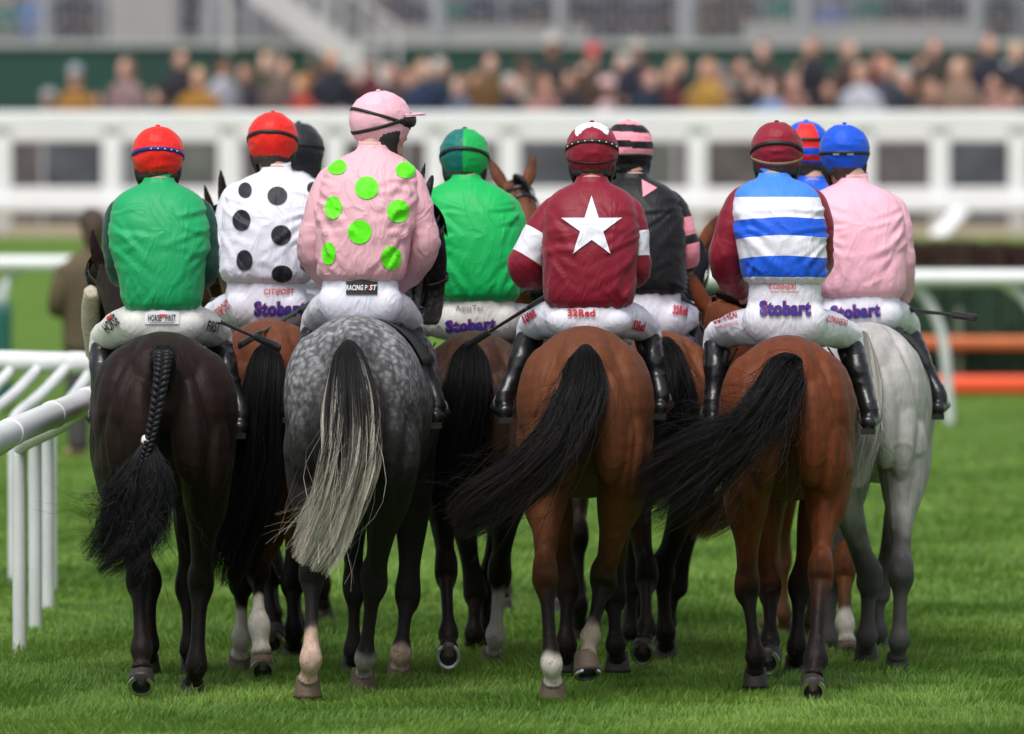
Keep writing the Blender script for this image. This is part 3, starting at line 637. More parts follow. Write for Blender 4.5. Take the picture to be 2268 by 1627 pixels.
ST = [(70, -28, (.13, .25, .50), 'a light blue jacket', 'by the left balustrade'), (22, -20, (.10, .28, .24), 'a sea green top', 'at its left end'), (150, -40, (.05, .06, .10), 'a dark blue suit', 'beside the light blue jacket'),
      (200, -35, (.09, .09, .10), 'a smoke grey coat', 'just left of the pale wall'), (412, -60, (.03, .035, .05), 'a black uniform', 'right of the pale wall'), (700, -40, (.10, .07, .07), 'a rust brown coat', 'behind the top of the stair'), (780, -38, (.05, .05, .07), 'an iron grey suit', 'above the slanting stair'),
      (850, -42, (.16, .12, .15), 'a mauve coat', 'above the stair foot'), (915, -30, (.07, .07, .12), 'a violet grey suit', 'left of the second column'), (1000, -35, (.08, .24, .20), 'a jade coat', 'right of the second column'), (1065, -44, (.05, .07, .12), 'a denim blue coat', 'left of mid terrace'),
      (1130, -36, (.06, .08, .13), 'a slate suit', 'mid terrace'), (1195, -45, (.07, .08, .09), 'a lead grey coat', 'left of the third column'), (1290, -38, (.05, .05, .07), 'a soot black coat', 'right of the third column'), (1355, -42, (.06, .065, .09), 'a dusk blue suit', 'above the red hat'),
      (1420, -36, (.08, .09, .12), 'a pewter suit', 'above the straw hat'), (1480, -44, (.04, .045, .06), 'an ebony coat', 'left of the fourth column'), (1580, -38, (.12, .09, .07), 'a walnut coat', 'right of the fourth column'), (1640, -45, (.10, .09, .09), 'a taupe coat', 'above the canary yellow coat'),
      (1730, -40, (.06, .25, .19), 'a teal jacket', 'left of the strong blue coat'), (1840, -14, (.03, .09, .42), 'a strong blue coat', 'behind the balustrade'), (1925, -42, (.05, .20, .17), 'a bottle green coat', 'right of the strong blue coat'), (1995, -38, (.06, .05, .06), 'a sable coat', 'beside the bottle green coat'),
      (2070, -45, (.07, .07, .09), 'an anthracite coat', 'left of the right column'), (2130, -36, (.05, .06, .08), 'a storm grey coat', 'at the right column'), (2215, -42, (.05, .07, .07), 'a pine grey coat', 'near the right corner')]
for i, (px, py, c, cn, wh) in enumerate(ST):
    spectator(px, py, 140.2, c, cn, 'hair', BR if i % 2 else BK, 'up on the terrace', wh, zg=9, group='people on the grandstand terrace')
def tweed_man():
    o = spectator(205, 478, 63.0, (.19, .14, .075), 'tweed', 'flat_cap', (.06, .04, .03), 'a brown cap', '', group=None, turn=200, tc=(.15, .115, .07), label='man in a long fawn tweed coat and brown cap on the grass')

    o.scale = (o.scale[0] * 1.12, o.scale[1] * 1.12, o.scale[2])
tweed_man()

# ------------------------------------------------------------------ horses
BLACK = (.0052, .005, .0054)
def strands(guide, n, seed, spread=1.0, clumps=40, noise=.02, segs=15, width=.0009, lmin=.72, fly=.05, root=(.01,.01,.01), tip=(.01,.01,.01), tipstart=.5, var=.7, curl=0):
    """hair strands along a guide (rows x,y,z,rx,ry); returns mesh with per-hair colours"""
    rg = np.random.default_rng(seed)
    g = catmull(np.array(guide, float), 10); L = len(g)
    ang = rg.uniform(0, 2 * np.pi, n); rad = np.sqrt(rg.random(n))
    u, v = rad * np.cos(ang), rad * np.sin(ang)
    ca = rg.uniform(0, 2 * np.pi, clumps); cr = np.sqrt(rg.random(clumps)); cu, cv = cr * np.cos(ca), cr * np.sin(ca)
    ci = np.argmin((u[:, None] - cu) ** 2 + (v[:, None] - cv) ** 2, 1)
    ln = rg.uniform(lmin, 1.03, n) * (1 - .10 * rg.random(clumps)[ci]); flym = rg.random(n) < fly
    V = np.empty((n, segs, 3)); T = np.linspace(0, 1, segs)
    gi = np.arange(L) / (L - 1)
    tan = np.gradient(g[:, :3], axis=0); tan /= np.linalg.norm(tan, axis=1)[:, None] + 1e-9
    for s, t in enumerate(T):
        tt = np.clip(t * ln, 0, 1)
        c = np.stack([np.interp(tt, gi, g[:, k]) for k in range(5)], 1)
        tg = np.stack([np.interp(tt, gi, tan[:, k]) for k in range(3)], 1)
        A = np.cross(tg, (0, 1, 0)); A /= np.linalg.norm(A, axis=1)[:, None] + 1e-9; B = np.cross(tg, A)
        pull = .42 * t
        uu = u * (1 - pull) + cu[ci] * pull; vv = v * (1 - pull) + cv[ci] * pull
        q = np.stack([u * 3, v * 3, np.full(n, t * 3.2)], 1); qc = np.stack([cu[ci] * 7, cv[ci] * 7, np.full(n, t * 3.0)], 1)
        am = noise * 1.35 * t ** 1.5 * (1 + 3.0 * flym)
        nx = vnoise(q, seed) * .45 + vnoise(qc, seed + 1) * .9; ny = vnoise(q, seed + 2) * .45 + vnoise(qc, seed + 3) * .9
        if curl: 
            nx = nx + curl * np.sin(t * 38 + ci * 1.7); ny = ny + curl * np.cos(t * 34 + ci * 2.3)
        V[:, s] = c[:, :3] + A * (uu * c[:, 3] * spread + nx * am)[:, None] + B * (vv * c[:, 4] + ny * am)[:, None]
    tang = np.gradient(V, axis=1); tang /= np.linalg.norm(tang, axis=2)[..., None] + 1e-9
    A = np.cross(tang, np.array([.3, 1, .2])); A /= np.linalg.norm(A, axis=2)[..., None] + 1e-9; B = np.cross(tang, A)
    wd = width * (1 - .55 * T ** 3)[None, :, None] * rg.uniform(.7, 1.3, n)[:, None, None]
    X = np.stack([V + A * wd, V - A * wd * .5 + B * wd * .87, V - A * wd * .5 - B * wd * .87], 2)  # n,segs,3,3
    verts = X.reshape(-1, 3)
    b = (np.arange(n)[:, None, None] * segs + np.arange(segs - 1)[None, :, None]) * 3
    j = np.arange(3)[None, None, :]; j2 = (j + 1) % 3
    F = np.stack([b + j, b + j2, b + 3 + j2, b + 3 + j], 3).reshape(-1, 4)
    me = bpy.data.meshes.new('hair'); me.vertices.add(len(verts)); me.vertices.foreach_set('co', verts.ravel())
    me.loops.add(F.size); me.loops.foreach_set('vertex_index', F.ravel().astype(np.int32))
    me.polygons.add(len(F)); me.polygons.foreach_set('loop_start', (np.arange(len(F)) * 4).astype(np.int32)); me.polygons.foreach_set('loop_total', np.full(len(F), 4, np.int32))
    me.polygons.foreach_set('use_smooth', np.ones(len(F), bool))
    me.update(calc_edges=True)
    to_ = (rg.random(clumps)[ci] - .5) * .5 + (rg.random(n) - .5) * .25; k = sstep(0, 1, (T[None, :] - tipstart - to_[:, None]) / .42)[:, :, None] * np.clip(.6 + .8 * rg.random(clumps)[ci], 0, 1)[:, None, None]
    cc = (np.array(root) * (1 - k) + np.array(tip) * k) * (1 + var * (rg.random(n) * 2 - 1))[:, None, None] * np.ones((n, segs, 1))
    vcol(me, 'hair', np.repeat(cc.reshape(-1, 3), 3, 0)); me.materials.append(M_HAIR)
    return me

class Horse:
    pass
def make_horse(key, label, cx, croup_py, d, yaw=0, width=1.0, coat=(.2,.08,.03), coat2=None, points=(.0085, .0055, .005), legs={}, belly=0, head=None,
               mat=M_COAT, socks={}, kneeblack=.62, facecol=None, mane=BLACK, muzzle=None, noseband=False, tack=True, group='racehorses walking away', grey=None):
    """cx, croup_py, d: where the croup stands. legs: name -> ((px,py,y) hock/knee, fetlock, hoof centre, heel lift 0..1, turn)"""
    O = P(cx, croup_py, d); zt = O.z; ox = O.x; sc = zt / 1.58
    h = Horse(); h.root = empty('horse', (ox, d, 0), label, 'horse', group); h.ox = ox; h.d = d; h.sc = sc; h.yaw = yaw
    ya = R(yaw); cs, sn = math.cos(ya), math.sin(ya)
    def loc(px, py, y):
        q = P(px, py, d + y); return np.array([q.x - ox, y, q.z])
    h.loc = loc
    def T(x, y, z):   # body frame -> root frame (turned, scaled)
        x, y, z = x * sc, y * sc, z * sc
        return (x * cs + y * sn, -x * sn + y * cs, z)
    h.T = T
    mb = MB(); w = width * .945
    # trunk, tail end to chest
    tr = [(-.30, 1.34, .10, .10), (-.24, 1.33, .17, .19), (-.12, 1.31, .245, .255), (.02, 1.295, .275, .282), (.18, 1.275, .28, .295), (.36, 1.24, .27, .315),
          (.58, 1.20, .272, .335), (.85, 1.165, .278, .35), (1.08, 1.19, .27, .365), (1.28, 1.23, .22, .33), (1.44, 1.25, .17, .25), (1.52, 1.25, .10, .15)]
    p = catmull(np.array([(T(0, y, z) + (a * sc * w, b * sc)) for y, z, a, b in tr]), 4)
    th = np.linspace(0, 2 * np.pi, 36, endpoint=False); rr = []
    for q in p:
        e = 2.15
        x = np.sign(np.cos(th)) * np.abs(np.cos(th)) ** (2 / e); z = np.sign(np.sin(th)) * np.abs(np.sin(th)) ** (2 / e)
        # roof shape: narrower above, fuller below the middle
        x = x * (1 - .07 * np.clip(z, 0, 1))
        rr.append(np.stack([q[0] + x * q[3] * cs, q[1] - x * q[3] * sn, q[2] + z * q[4]], 1))
    mb.rings(rr)
    def E(x, y, z, rx, ry, rz, **k):
        c = T(x, y, z); mb.ell(c, (rx * sc * w, ry * sc, rz * sc), rz=-ya, **k)
    for s in (-1, 1):
        E(s * .150 * w, -.05, 1.24, .155, .27, .28)           # quarters
        E(s * .178 * w, .02, 1.10, .128, .25, .26)            # outer thigh
        E(s * .105 * w, -.25, 1.16, .085, .13, .24)          # hamstring mass
        E(s * .185 * w, -.19, 1.10, .085, .115, .25)
        E(s * .16 * w, .22, 1.05, .10, .14, .22)              # stifle / flank
        E(s * .195 * w, .13, 1.37, .06, .10, .07)             # point of hip
        E(s * .17 * w, 1.16, 1.18, .11, .2, .30)              # shoulder
    E(0, -.06, 1.475, .10, .16, .10)
    # legs
    mid = {}
    default = {}
    for nm, sx, yy in (('HL', -1, -.3), ('HR', 1, -.3), ('FL', -1, 1.2), ('FR', 1, 1.2)):
        if legs.get(nm) is None:
            hk = np.array(T(sx * .15, yy + .02, .55 if nm[0] == 'H' else .49)); ft = np.array(T(sx * .145, yy, .2)); hf = np.array(T(sx * .145, yy + .08, .045))
            hf[2] = .045; default[nm] = (hk, ft, hf, 0, 0)
        else:
            a, b, c, lift, turn = legs[nm]
            default[nm] = (loc(*a), loc(*b), loc(*c), lift, turn)
    hooves = []
    for nm, (hk, ft, hf, lift, turn) in default.items():
        sx = -1 if nm[1] == 'L' else 1
        k = sc
        if nm[0] == 'H':
            top = np.array(T(sx * .150 * w, -.06, 1.24)); st = np.array(T(sx * .175 * w, -.05, .97))
            gm = st * .45 + hk * .55; gm[1] += .0
            rows = [(top, .085, .16), (st * .45 + top * .55, .120, .215), (st * .8 + top * .2, .127, .215), (st, .118, .20), (st * .68 + hk * .32 + (sx * .006, .01, 0), .094, .148), (gm, .062, .100), (st * .20 + hk * .80, .046, .074),
                    (hk + (0, -.015, .035 * k), .056, .074), (hk + (0, -.005, -.03), .056, .064), (hk * .72 + ft * .28, .034, .046), (hk * .48 + ft * .52, .0285, .039), (hk * .22 + ft * .78, .031, .041),
                    (ft, .049, .053)]
        else:
            top = np.array(T(sx * .15 * w, 1.18, 1.10)); el = np.array(T(sx * .15 * w, 1.16, .88))
            rows = [(top, .10, .15), (el, .088, .12), (el * .6 + hk * .4, .068, .082), (el * .25 + hk * .75, .046, .054), (hk + (0, 0, .02), .057, .060), (hk + (0, 0, -.035), .053, .054),
                    (hk * .65 + ft * .35, .032, .041), (hk * .3 + ft * .7, .030, .039), (ft, .048, .051)]
        ps = ft * .45 + hf * .55
        rows += [(ps + (ft - hf) * .1, .034, .039), (hf + (ft - hf) * .28, .044, .047)]
        pts = [tuple(c) + (a * k, b * k) for c, a, b in rows]
        mb.limb(pts, n=18, sub=4, cap=.3)
        if nm[0] == 'H':   # point of hock
            mb.ell(hk + (0, -.055 * k, .055 * k), (.028 * k, .034 * k, .05 * k))
        hooves.append((nm, hk, ft, hf, lift, turn))
        mid[nm] = (hk, ft, hf)
    # neck and head
    if head is None: head = dict(poll=(cx, 540, 1.95), nose=(cx, 700, 2.35))
    poll = loc(*head['poll']); nose = loc(*head['nose']); wth = np.array(T(0, 1.22, 1.33))
    base2 = np.array(T(0, 1.38, 1.22)); mdn = (wth + poll) / 2
    mb.limb([tuple(np.array(T(0, 1.15, 1.28))) + (.17, .28), tuple(wth * .75 + base2 * .25) + (.15, .27), tuple(mdn * .5 + wth * .3 + base2 * .2) + (.11, .22), tuple(mdn * .6 + poll * .4 - (0, .0, .04)) + (.085, .17), tuple(poll + (0, -.03, -.06)) + (.075, .12)], n=22, sub=6)
    hd = nose - poll; hl = np.linalg.norm(hd); hd /= hl
    face = np.array(head.get('face', (0, 1, .4)), float); face -= hd * (face @ hd); face /= np.linalg.norm(face)   # the way the forehead looks
    side = np.cross(hd, face)
    def Hp(t, f): return tuple(poll + hd * hl * t + face * f)
    mb.limb([Hp(0, .0) + (.068, .085), Hp(.14, .005) + (.088, .115), Hp(.33, 0.0) + (.088, .135), Hp(.5, .02) + (.068, .115), Hp(.68, .035) + (.052, .08), Hp(.85, .03) + (.05, .068), Hp(.97, .022) + (.050, .06)], n=20, sub=5, lat=side)
    for s in (-1, 1):
        ep = np.array(Hp(.30, .055)) + side * s * .075
        mb.ell(ep, (.03, .03, .026)); 
        jp = np.array(Hp(.34, -.075)) + side * s * .042
        mb.ell(jp, (.045, .06, .085))
        np_ = np.array(Hp(.97, .05)) + side * s * .03; mb.ell(np_, (.022, .022, .026))
        # ear: tapered, outward, cupped
        er = poll + side * s * .055 + face * .02 - hd * .02; up = -hd * .75 + np.array((0, 0, .6)) + side * s * head.get('splay', .28); up /= np.linalg.norm(up)
        if 'eardir' in head: up = np.array(head['eardir'], float) + side * s * .15; up /= np.linalg.norm(up)
        mb.limb([tuple(er) + (.026, .022), tuple(er + up * .05) + (.036, .022), tuple(er + up * .10) + (.031, .018), tuple(er + up * .15) + (.018, .012), tuple(er + up * .18) + (.008, .007)], n=12, sub=3, lat=side)
    me = remesh(mb, .0095, 4)
    V = co(me); r0 = V.copy()
    # slow muscle undulation
    Nn = nrm(me); V = V + Nn * (vnoise(V * np.array([6, 6, 4.0]), 11) * .006)[:, None]
    B_ = np.array([[cs, -sn], [sn, cs]]); xy = V[:, :2] @ B_; bx, by, bz = np.abs(xy[:, 0]) / sc / w, xy[:, 1] / sc, V[:, 2] / sc
    back = sstep(.25, -.05, by) * sstep(.72, .85, bz) * sstep(1.60, 1.50, bz)
    xg = .225 - .13 * np.clip((bz - 1.12) / .42, 0, 1.2) ** 1.6 - .05 * np.clip((1.12 - bz) / .35, 0, 1)
    gr = -.011 * np.exp(-((bx - xg) / .016) ** 2) + .007 * np.exp(-((bx - xg + .045) / .032) ** 2)
    xh = .285 - .10 * np.clip((bz - 1.2) / .35, 0, 1.2) ** 1.5; gr = gr - .006 * np.exp(-((bx - xh) / .018) ** 2) * sstep(.95, 1.1, bz)
    vein = np.exp(-(np.abs(vnoise(V * np.array([7, 7, 3.5]), 77)) / .05) ** 2) * .0028 * sstep(1.25, 1.0, bz) * (by < .3)
    dm = Nn * (gr * back + vein)[:, None]; V = V + dm; setco(me, V)
    # --- coat colours by place on the animal
    c = np.tile(np.array(coat), (len(V), 1)).astype(float); c2 = np.tile(np.array(coat2 if coat2 is not None else np.array(coat) * .72), (len(V), 1)).astype(float)
    best = np.full(len(V), 1e9); al = np.zeros(len(V)); who = np.zeros(len(V), int)
    for i, (nm, hk, ft, hf, _, _) in enumerate(hooves):
        top = np.array(T((-1 if nm[1] == 'L' else 1) * .16, -.05 if nm[0] == 'H' else 1.16, .95))
        acc = 0
        for a, b in ((hf, ft), (ft, hk), (hk, top)):
            ab = b - a; l = np.linalg.norm(ab); t = np.clip((V - a) @ ab / l ** 2, 0, 1)
            dd = np.linalg.norm(V - a - t[:, None] * ab, axis=1); m_ = dd < best
            best[m_] = dd[m_]; al[m_] = acc + t[m_] * l; who[m_] = i; acc += l
    onleg = best < .2
    nz = vnoise(V * 9, 5) * .5 + vnoise(V * 30, 6) * .25
    if points is not None:
        k = (1 - sstep(kneeblack - .16, kneeblack + .20, al + nz * .16)) * onleg
        c = c * (1 - k[:, None]) + np.array(points) * k[:, None]; c2 = c2 * (1 - k[:, None]) + np.array(points) * 1.4 * k[:, None]
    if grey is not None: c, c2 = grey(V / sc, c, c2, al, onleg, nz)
    for i, (nm, *_r) in enumerate(hooves):
        if nm in socks:
            hh, scol = socks[nm]
            k = (1 - sstep(hh - .02, hh + .03, al + nz * .05)) * (who == i) * onleg
            c = c * (1 - k[:, None]) + np.array(scol) * k[:, None]; c2 = c2 * (1 - k[:, None]) + np.array(scol) * .75 * k[:, None]
    # muzzle and ear rims darker
    if mane is not None:
        tn = (V - poll) @ hd / hl; isn = (np.linalg.norm(V - nose, axis=1) < .16); k = sstep(.78, .95, tn) * isn
        mz = np.array(muzzle if muzzle is not None else BLACK)
        c = c * (1 - k[:, None]) + mz * k[:, None]; c2 = c2 * (1 - k[:, None]) + mz * k[:, None]
    if head.get('dark'):
        k = sstep(1.62, 1.75, V[:, 2]) * .9; c = c * (1 - k[:, None]) + np.array(BLACK) * k[:, None]; c2 = c2 * (1 - k[:, None]) + np.array(BLACK) * k[:, None]
    er = sstep(.10, .17, (V - poll) @ np.array((0, 0, 1.0))) * (np.linalg.norm(V - poll, axis=1) < .3) * .85; c = c * (1 - er[:, None]) + np.array(BLACK) * er[:, None]
    vcol(me, 'coata', c); vcol(me, 'coatb', c2); me.materials.append(mat)
    body = link('body', me, h.root); h.bvh = bvh_of(me); h.body = body
    # hooves and shoes
    for nm, hk, ft, hf, lift, turn in hooves:
        k = sc; hm = MB(); pts = []
        a = np.linspace(0, 2 * np.pi, 28, endpoint=False)
        prof = ((.045, .86, .88), (.03, .93, .95), (.0, 1.0, 1.02), (-.03, 1.1, 1.14), (-.045, 1.13, 1.17), (-.047, 1.06, 1.1))
        rg = []
        for z, fx, fy in prof:
            rg.append(np.stack([np.cos(a) * .052 * fx * k, (np.sin(a) * .056 * fy + .012) * k, np.full(28, z * k)], 1))
        hm.rings(rg[:-1], 0); 
        pale = nm in socks and socks[nm][0] > .1
        M = Matrix.Rotation(R(turn), 4, 'Z') @ Matrix.Rotation(-R(lift), 4, 'X')
        ho = hm.build('hoof', [M_HOOF_PALE if pale else M_HOOF], h.root, loc=Vector(hf)); ho.rotation_euler = M.to_euler()
        if lift > 20:
            sm = MB(); sm.rings([np.stack([np.cos(a) * .045 * k * q, (np.sin(a) * .05 * q + .012) * k, np.full(28, -(.048 + dz) * k)], 1) for q, dz in ((1, 0), (.5, -.006), (.1, -.008))], 0)
            sm.build('sole', M_SOLE, ho)
            st = MB(); aa = np.linspace(R(-58), R(238), 30); ring = []
            for t in aa:
                ca, sa = math.cos(t), math.sin(t); o_ = np.array([ca * .057, sa * .062 + .012]); i_ = np.array([ca * .040, sa * .044 + .012])
                mI = i_ * .62 + o_ * .38; mO = i_ * .38 + o_ * .62
                ring.append([(o_[0], o_[1], -.046), (o_[0], o_[1], -.057), (mO[0], mO[1], -.058), (mO[0], mO[1], -.0545), (mI[0], mI[1], -.0545), (mI[0], mI[1], -.058), (i_[0], i_[1], -.057), (i_[0], i_[1], -.046)])
            st.rings([np.array(r_) * k for r_ in ring], 0)
            st.build('horseshoe', M_STEEL, ho, smooth=False)
    # mane
    if mane is not None:
        pts = []
        g = [tuple(poll + (0, -.02, .03)) + (.03, .03), tuple(poll * .6 + wth * .4 + (0, -.03, .09)) + (.03, .05), tuple(wth + (0, 0, .12)) + (.02, .03)]
        me2 = strands([tuple(poll - face * .02 + np.array((0, 0, .05))) + (.035, .04), tuple(poll + face * .08 + hd * .03) + (.045, .03), tuple(poll + face * .115 + hd * .16) + (.03, .015)], 260, 5, width=.0016, noise=.008, root=mane, tip=mane)
        mo = link('mane', me2, h.root)
        rows = []
        for i in range(26):
            t = i / 25; b = poll * (1 - t) + wth * t; off = .05 + .10 * math.sin(t * 2.6)
            rows.append(b + np.array((0, -.08 * (1 - t), off)))
        mm = MB()
        for i, b in enumerate(rows):
            mm.limb([tuple(b + (0, 0, .03)) + (.016, .02), tuple(b + (.05, -.03, .0)) + (.014, .022), tuple(b + (.085, -.04, -.10)) + (.006, .012)], n=8, sub=3)
        mp_ = mm.mesh('m', [M_HAIR]); vcol(mp_, 'hair', np.tile(mane, (len(mp_.vertices), 1))); link('neck_mane', mp_, h.root)
    # bridle
    br = MB()
    def loop(t, rl, rf, wd=.009, f=0.0, tilt=0.0):
        c0 = np.array(Hp(t, f)); rgs = []
        for q in np.linspace(0, 2 * np.pi, 29):
            o = side * math.cos(q) * rl + face * math.sin(q) * rf + hd * tilt * math.sin(q)
            nn = o / (np.linalg.norm(o) + 1e-9)
            rgs.append([c0 + o + hd * wd, c0 + o + hd * wd + nn * .005, c0 + o - hd * wd + nn * .005, c0 + o - hd * wd])
        br.rings(rgs, 0, cap=False)
    loop(.06, .088, .112); loop(.20, .098, .128, tilt=-.03); loop(.62, .066, .098, .011, f=.03); 
    for s in (-1, 1):
        br.limb([tuple(np.array(Hp(.05, .0)) + side * s * .090) + (.005, .010), tuple(np.array(Hp(.33, .0)) + side * s * .10) + (.005, .010), tuple(np.array(Hp(.62, .02)) + side * s * .075) + (.005, .010), tuple(np.array(Hp(.82, -.01)) + side * s * .062) + (.005, .010)], n=8, sub=4, lat=side)
    bo = br.build('bridle', M_LEATHER, h.root)
    for s in (-1, 1):
        rg_ = MB(); c0 = np.array(Hp(.84, -.02)) + side * s * .066; rings = []
        for q in np.linspace(0, 2 * np.pi, 19):
            ctr = c0 + (hd * math.cos(q) + face * math.sin(q)) * .024; ou = (ctr - c0) / .024
            rings.append([ctr + ou * .003 * math.cos(z) + side * .003 * math.sin(z) for z in np.linspace(0, 2 * np.pi, 7)[:-1]])
        rg_.rings(rings, 0, cap=False)
        rg_.build('bit_ring', M_STEEL, bo)
    if noseband:
        fl = MB()
        for s in (-1, 1):
            fl.limb([tuple(np.array(Hp(.14, .01)) + side * s * .115) + (.036, .042), tuple(np.array(Hp(.45, .03)) + side * s * .110) + (.040, .046), tuple(np.array(Hp(.86, .03)) + side * s * .088) + (.036, .042)], n=18, sub=6, lat=side)
        me3 = fl.mesh('f', [M_FLEECE]); v3 = co(me3); setco(me3, v3 + nrm(me3) * (vnoise(v3 * 90, 2) * .004)[:, None]); link('cheekpiece', me3, h.root)
    if not tack: return h
    sd = MB()
    sd.limb([T(0, .62, 1.515) + (.10 * sc, .018), T(0, .70, 1.525) + (.13 * sc, .026), T(0, .80, 1.525) + (.13 * sc, .026), T(0, .92, 1.55) + (.10 * sc, .03)], n=20, sub=5)
    sdl = sd.build('saddle', M_LEATHER, h.root)
    cl = MB(); rr = []
    for y in np.linspace(.56, 1.0, 12):
        ring = []
        for q in np.linspace(R(28), R(152), 26):
            i = np.array(T(0, y, 1.185)); rad = (.289 * w, .362)
            ring.append(i + np.array((math.cos(q) * rad[0] * cs, -math.cos(q) * rad[0] * sn, math.sin(q) * rad[1])) * sc)
        rr.append(ring)
    rr = np.array(rr); n0, n1 = rr.shape[:2]; f = [(i * n1 + j, i * n1 + j + 1, (i + 1) * n1 + j + 1, (i + 1) * n1 + j) for i in range(n0 - 1) for j in range(n1 - 1)]
    cl.add(rr.reshape(-1, 3), f); so = cl.build('saddle_cloth', plain('saddle_cloth_black', (.02, .02, .023), .8, .2, 30, .4, 80), h.root)
    so.modifiers.new('t', 'SOLIDIFY').thickness = .008
    return h

def add_tail(h, guide, n=1500, seed=1, **kw):
    n = int(n * 2.1); kw['noise'] = kw.get('noise', .02) * .62; kw['fly'] = kw.get('fly', .05) * .35; kw['clumps'] = int(kw.get('clumps', 40) * 7)
    g = [tuple(h.loc(px, py, y)) + (rx, ry) for px, py, y, rx, ry in guide]
    me = strands(g, n, seed, **kw); o = link('tail', me, h.root)
    # fleshy dock under the hair
    dk = MB(); dk.limb([tuple(np.array(q[:3]) + (0, .015, 0)) + (.026, .026) for q in g[:2]] + [tuple(np.array(g[2][:3]) + (0, .01, 0)) + (.012, .012)], n=12, sub=5)
    dm = dk.mesh('dock', [M_HAIR]); vcol(dm, 'hair', np.tile(kw.get('root', BLACK), (len(dm.vertices), 1))); link('dock', dm, o)
    return o

BAY = (.135, .044, .018); BAY2 = (.11, .033, .013)
BRBAY = (.155, .041, .014); BRBAY2 = (.11, .029, .011)
DARK = (.022, .012, .009); DARK2 = (.014, .009, .007)
WHITE = (.66, .60, .52); PINKW = (.58, .40, .32)

HA = make_horse('A', 'near-black horse with a plaited tail carrying the rider in plain green silks', 362, 735, 36.85, yaw=-4, width=1.1, coat=(.0105, .0058, .0048), coat2=(.018, .008, .006),
    legs=dict(HL=((305, 1282, -.34), (311, 1440, -.50), (312, 1497, -.54), 48, 0), HR=((444, 1290, .10), (433, 1478, .02), (424, 1527, .06), 0, -4),
              FR=((413, 1300, 1.25), (420, 1440, 1.2), (424, 1475, 1.28), 0, 0), FL=((330, 1290, 1.2), (328, 1430, 1.15), (326, 1470, 1.2), 0, 0)),
    head=dict(poll=(246, 592, 1.75), nose=(250, 800, 2.15), face=(-.7, .7, .1), eardir=(-.08, 0, 1)), noseband=True, kneeblack=.7)
HC = make_horse('C', 'steel grey horse with dapples and a long tail fading to cream', 783, 697, 36.85, yaw=5, width=.97, coat=(.33, .33, .345), coat2=(.09, .087, .092), mat=M_COAT_GREY,
    legs=dict(HL=((691, 1272, -.30), (688, 1462, -.42), (680, 1523, -.36), 0, -8), HR=((830, 1285, .22), (808, 1460, .30), (804, 1505, .38), 0, 4),
              FR=((903, 1318, 1.2), (888, 1448, 1.1), (884, 1488, 1.15), 0, 0), FL=((785, 1300, 1.35), (783, 1440, 1.4), (783, 1473, 1.5), 0, 0)),
    head=dict(poll=(916, 470, 1.62), nose=(938, 712, 1.9), face=(1, .15, .1), eardir=(.30, 0, 1), dark=1),
    socks=dict(HL=(.26, PINKW), HR=(.15, (.4, .36, .33)), FR=(.13, PINKW)), points=None, muzzle=(.16, .145, .14),
    grey=lambda V, c, c2, al, on, nz: (lambda k: (c * (1 - k[:, None]) + np.array((.011, .010, .011)) * k[:, None], c2 * (1 - k[:, None]) + np.array((.018, .014, .014)) * k[:, None]))(
        np.clip(1 - sstep(1.0, 1.52, V[:, 2] + nz * .10 - .30 * np.exp(-(V[:, 0] / .12) ** 2) * (V[:, 1] < 0) + .25 * (V[:, 2] > 1.50) + .10 * sstep(.1, .28, np.abs(V[:, 0]))), 0, 1) * .97))
HE = make_horse('E', 'bay horse with a white hind sock carrying the rider with a star on the back', 1297, 722, 36.65, yaw=0, coat=BAY, coat2=(.115, .035, .013),
    legs=dict(HL=((1208, 1278, -.28), (1222, 1472, -.36), (1225, 1528, -.30), 0, 0), HR=((1338, 1285, .12), (1307, 1412, -.02), (1300, 1468, -.08), 25, 14),
              FL=((1258, 1300, 1.25), (1254, 1430, 1.2), (1254, 1468, 1.28), 0, 0), FR=((1360, 1322, 1.2), (1364, 1430, 1.15), (1368, 1468, 1.22), 0, 0)),
    socks=dict(HL=(.15, WHITE), HR=(.16, (.30, .25, .19))), kneeblack=.52)
HG = make_horse('G', 'bright bay horse with black legs swishing its tail sideways', 1745, 743, 36.95, yaw=2, width=1.035, coat=BRBAY, coat2=BRBAY2,
    legs=dict(HL=((1655, 1300, .12), (1674, 1455, .05), (1674, 1503, .08), 0, 0), HR=((1818, 1268, -.26), (1807, 1462, -.52), (1801, 1515, -.60), 62, 0),
              FL=((1705, 1300, 1.25), (1708, 1420, 1.0), (1706, 1452, .92), 68, -14), FR=((1772, 1300, 1.25), (1766, 1435, 1.2), (1764, 1475, 1.28), 0, 0)),
    head=dict(poll=(1590, 690, 1.8), nose=(1640, 830, 2.2), eardir=(-.22, 0, 1)), kneeblack=.50)
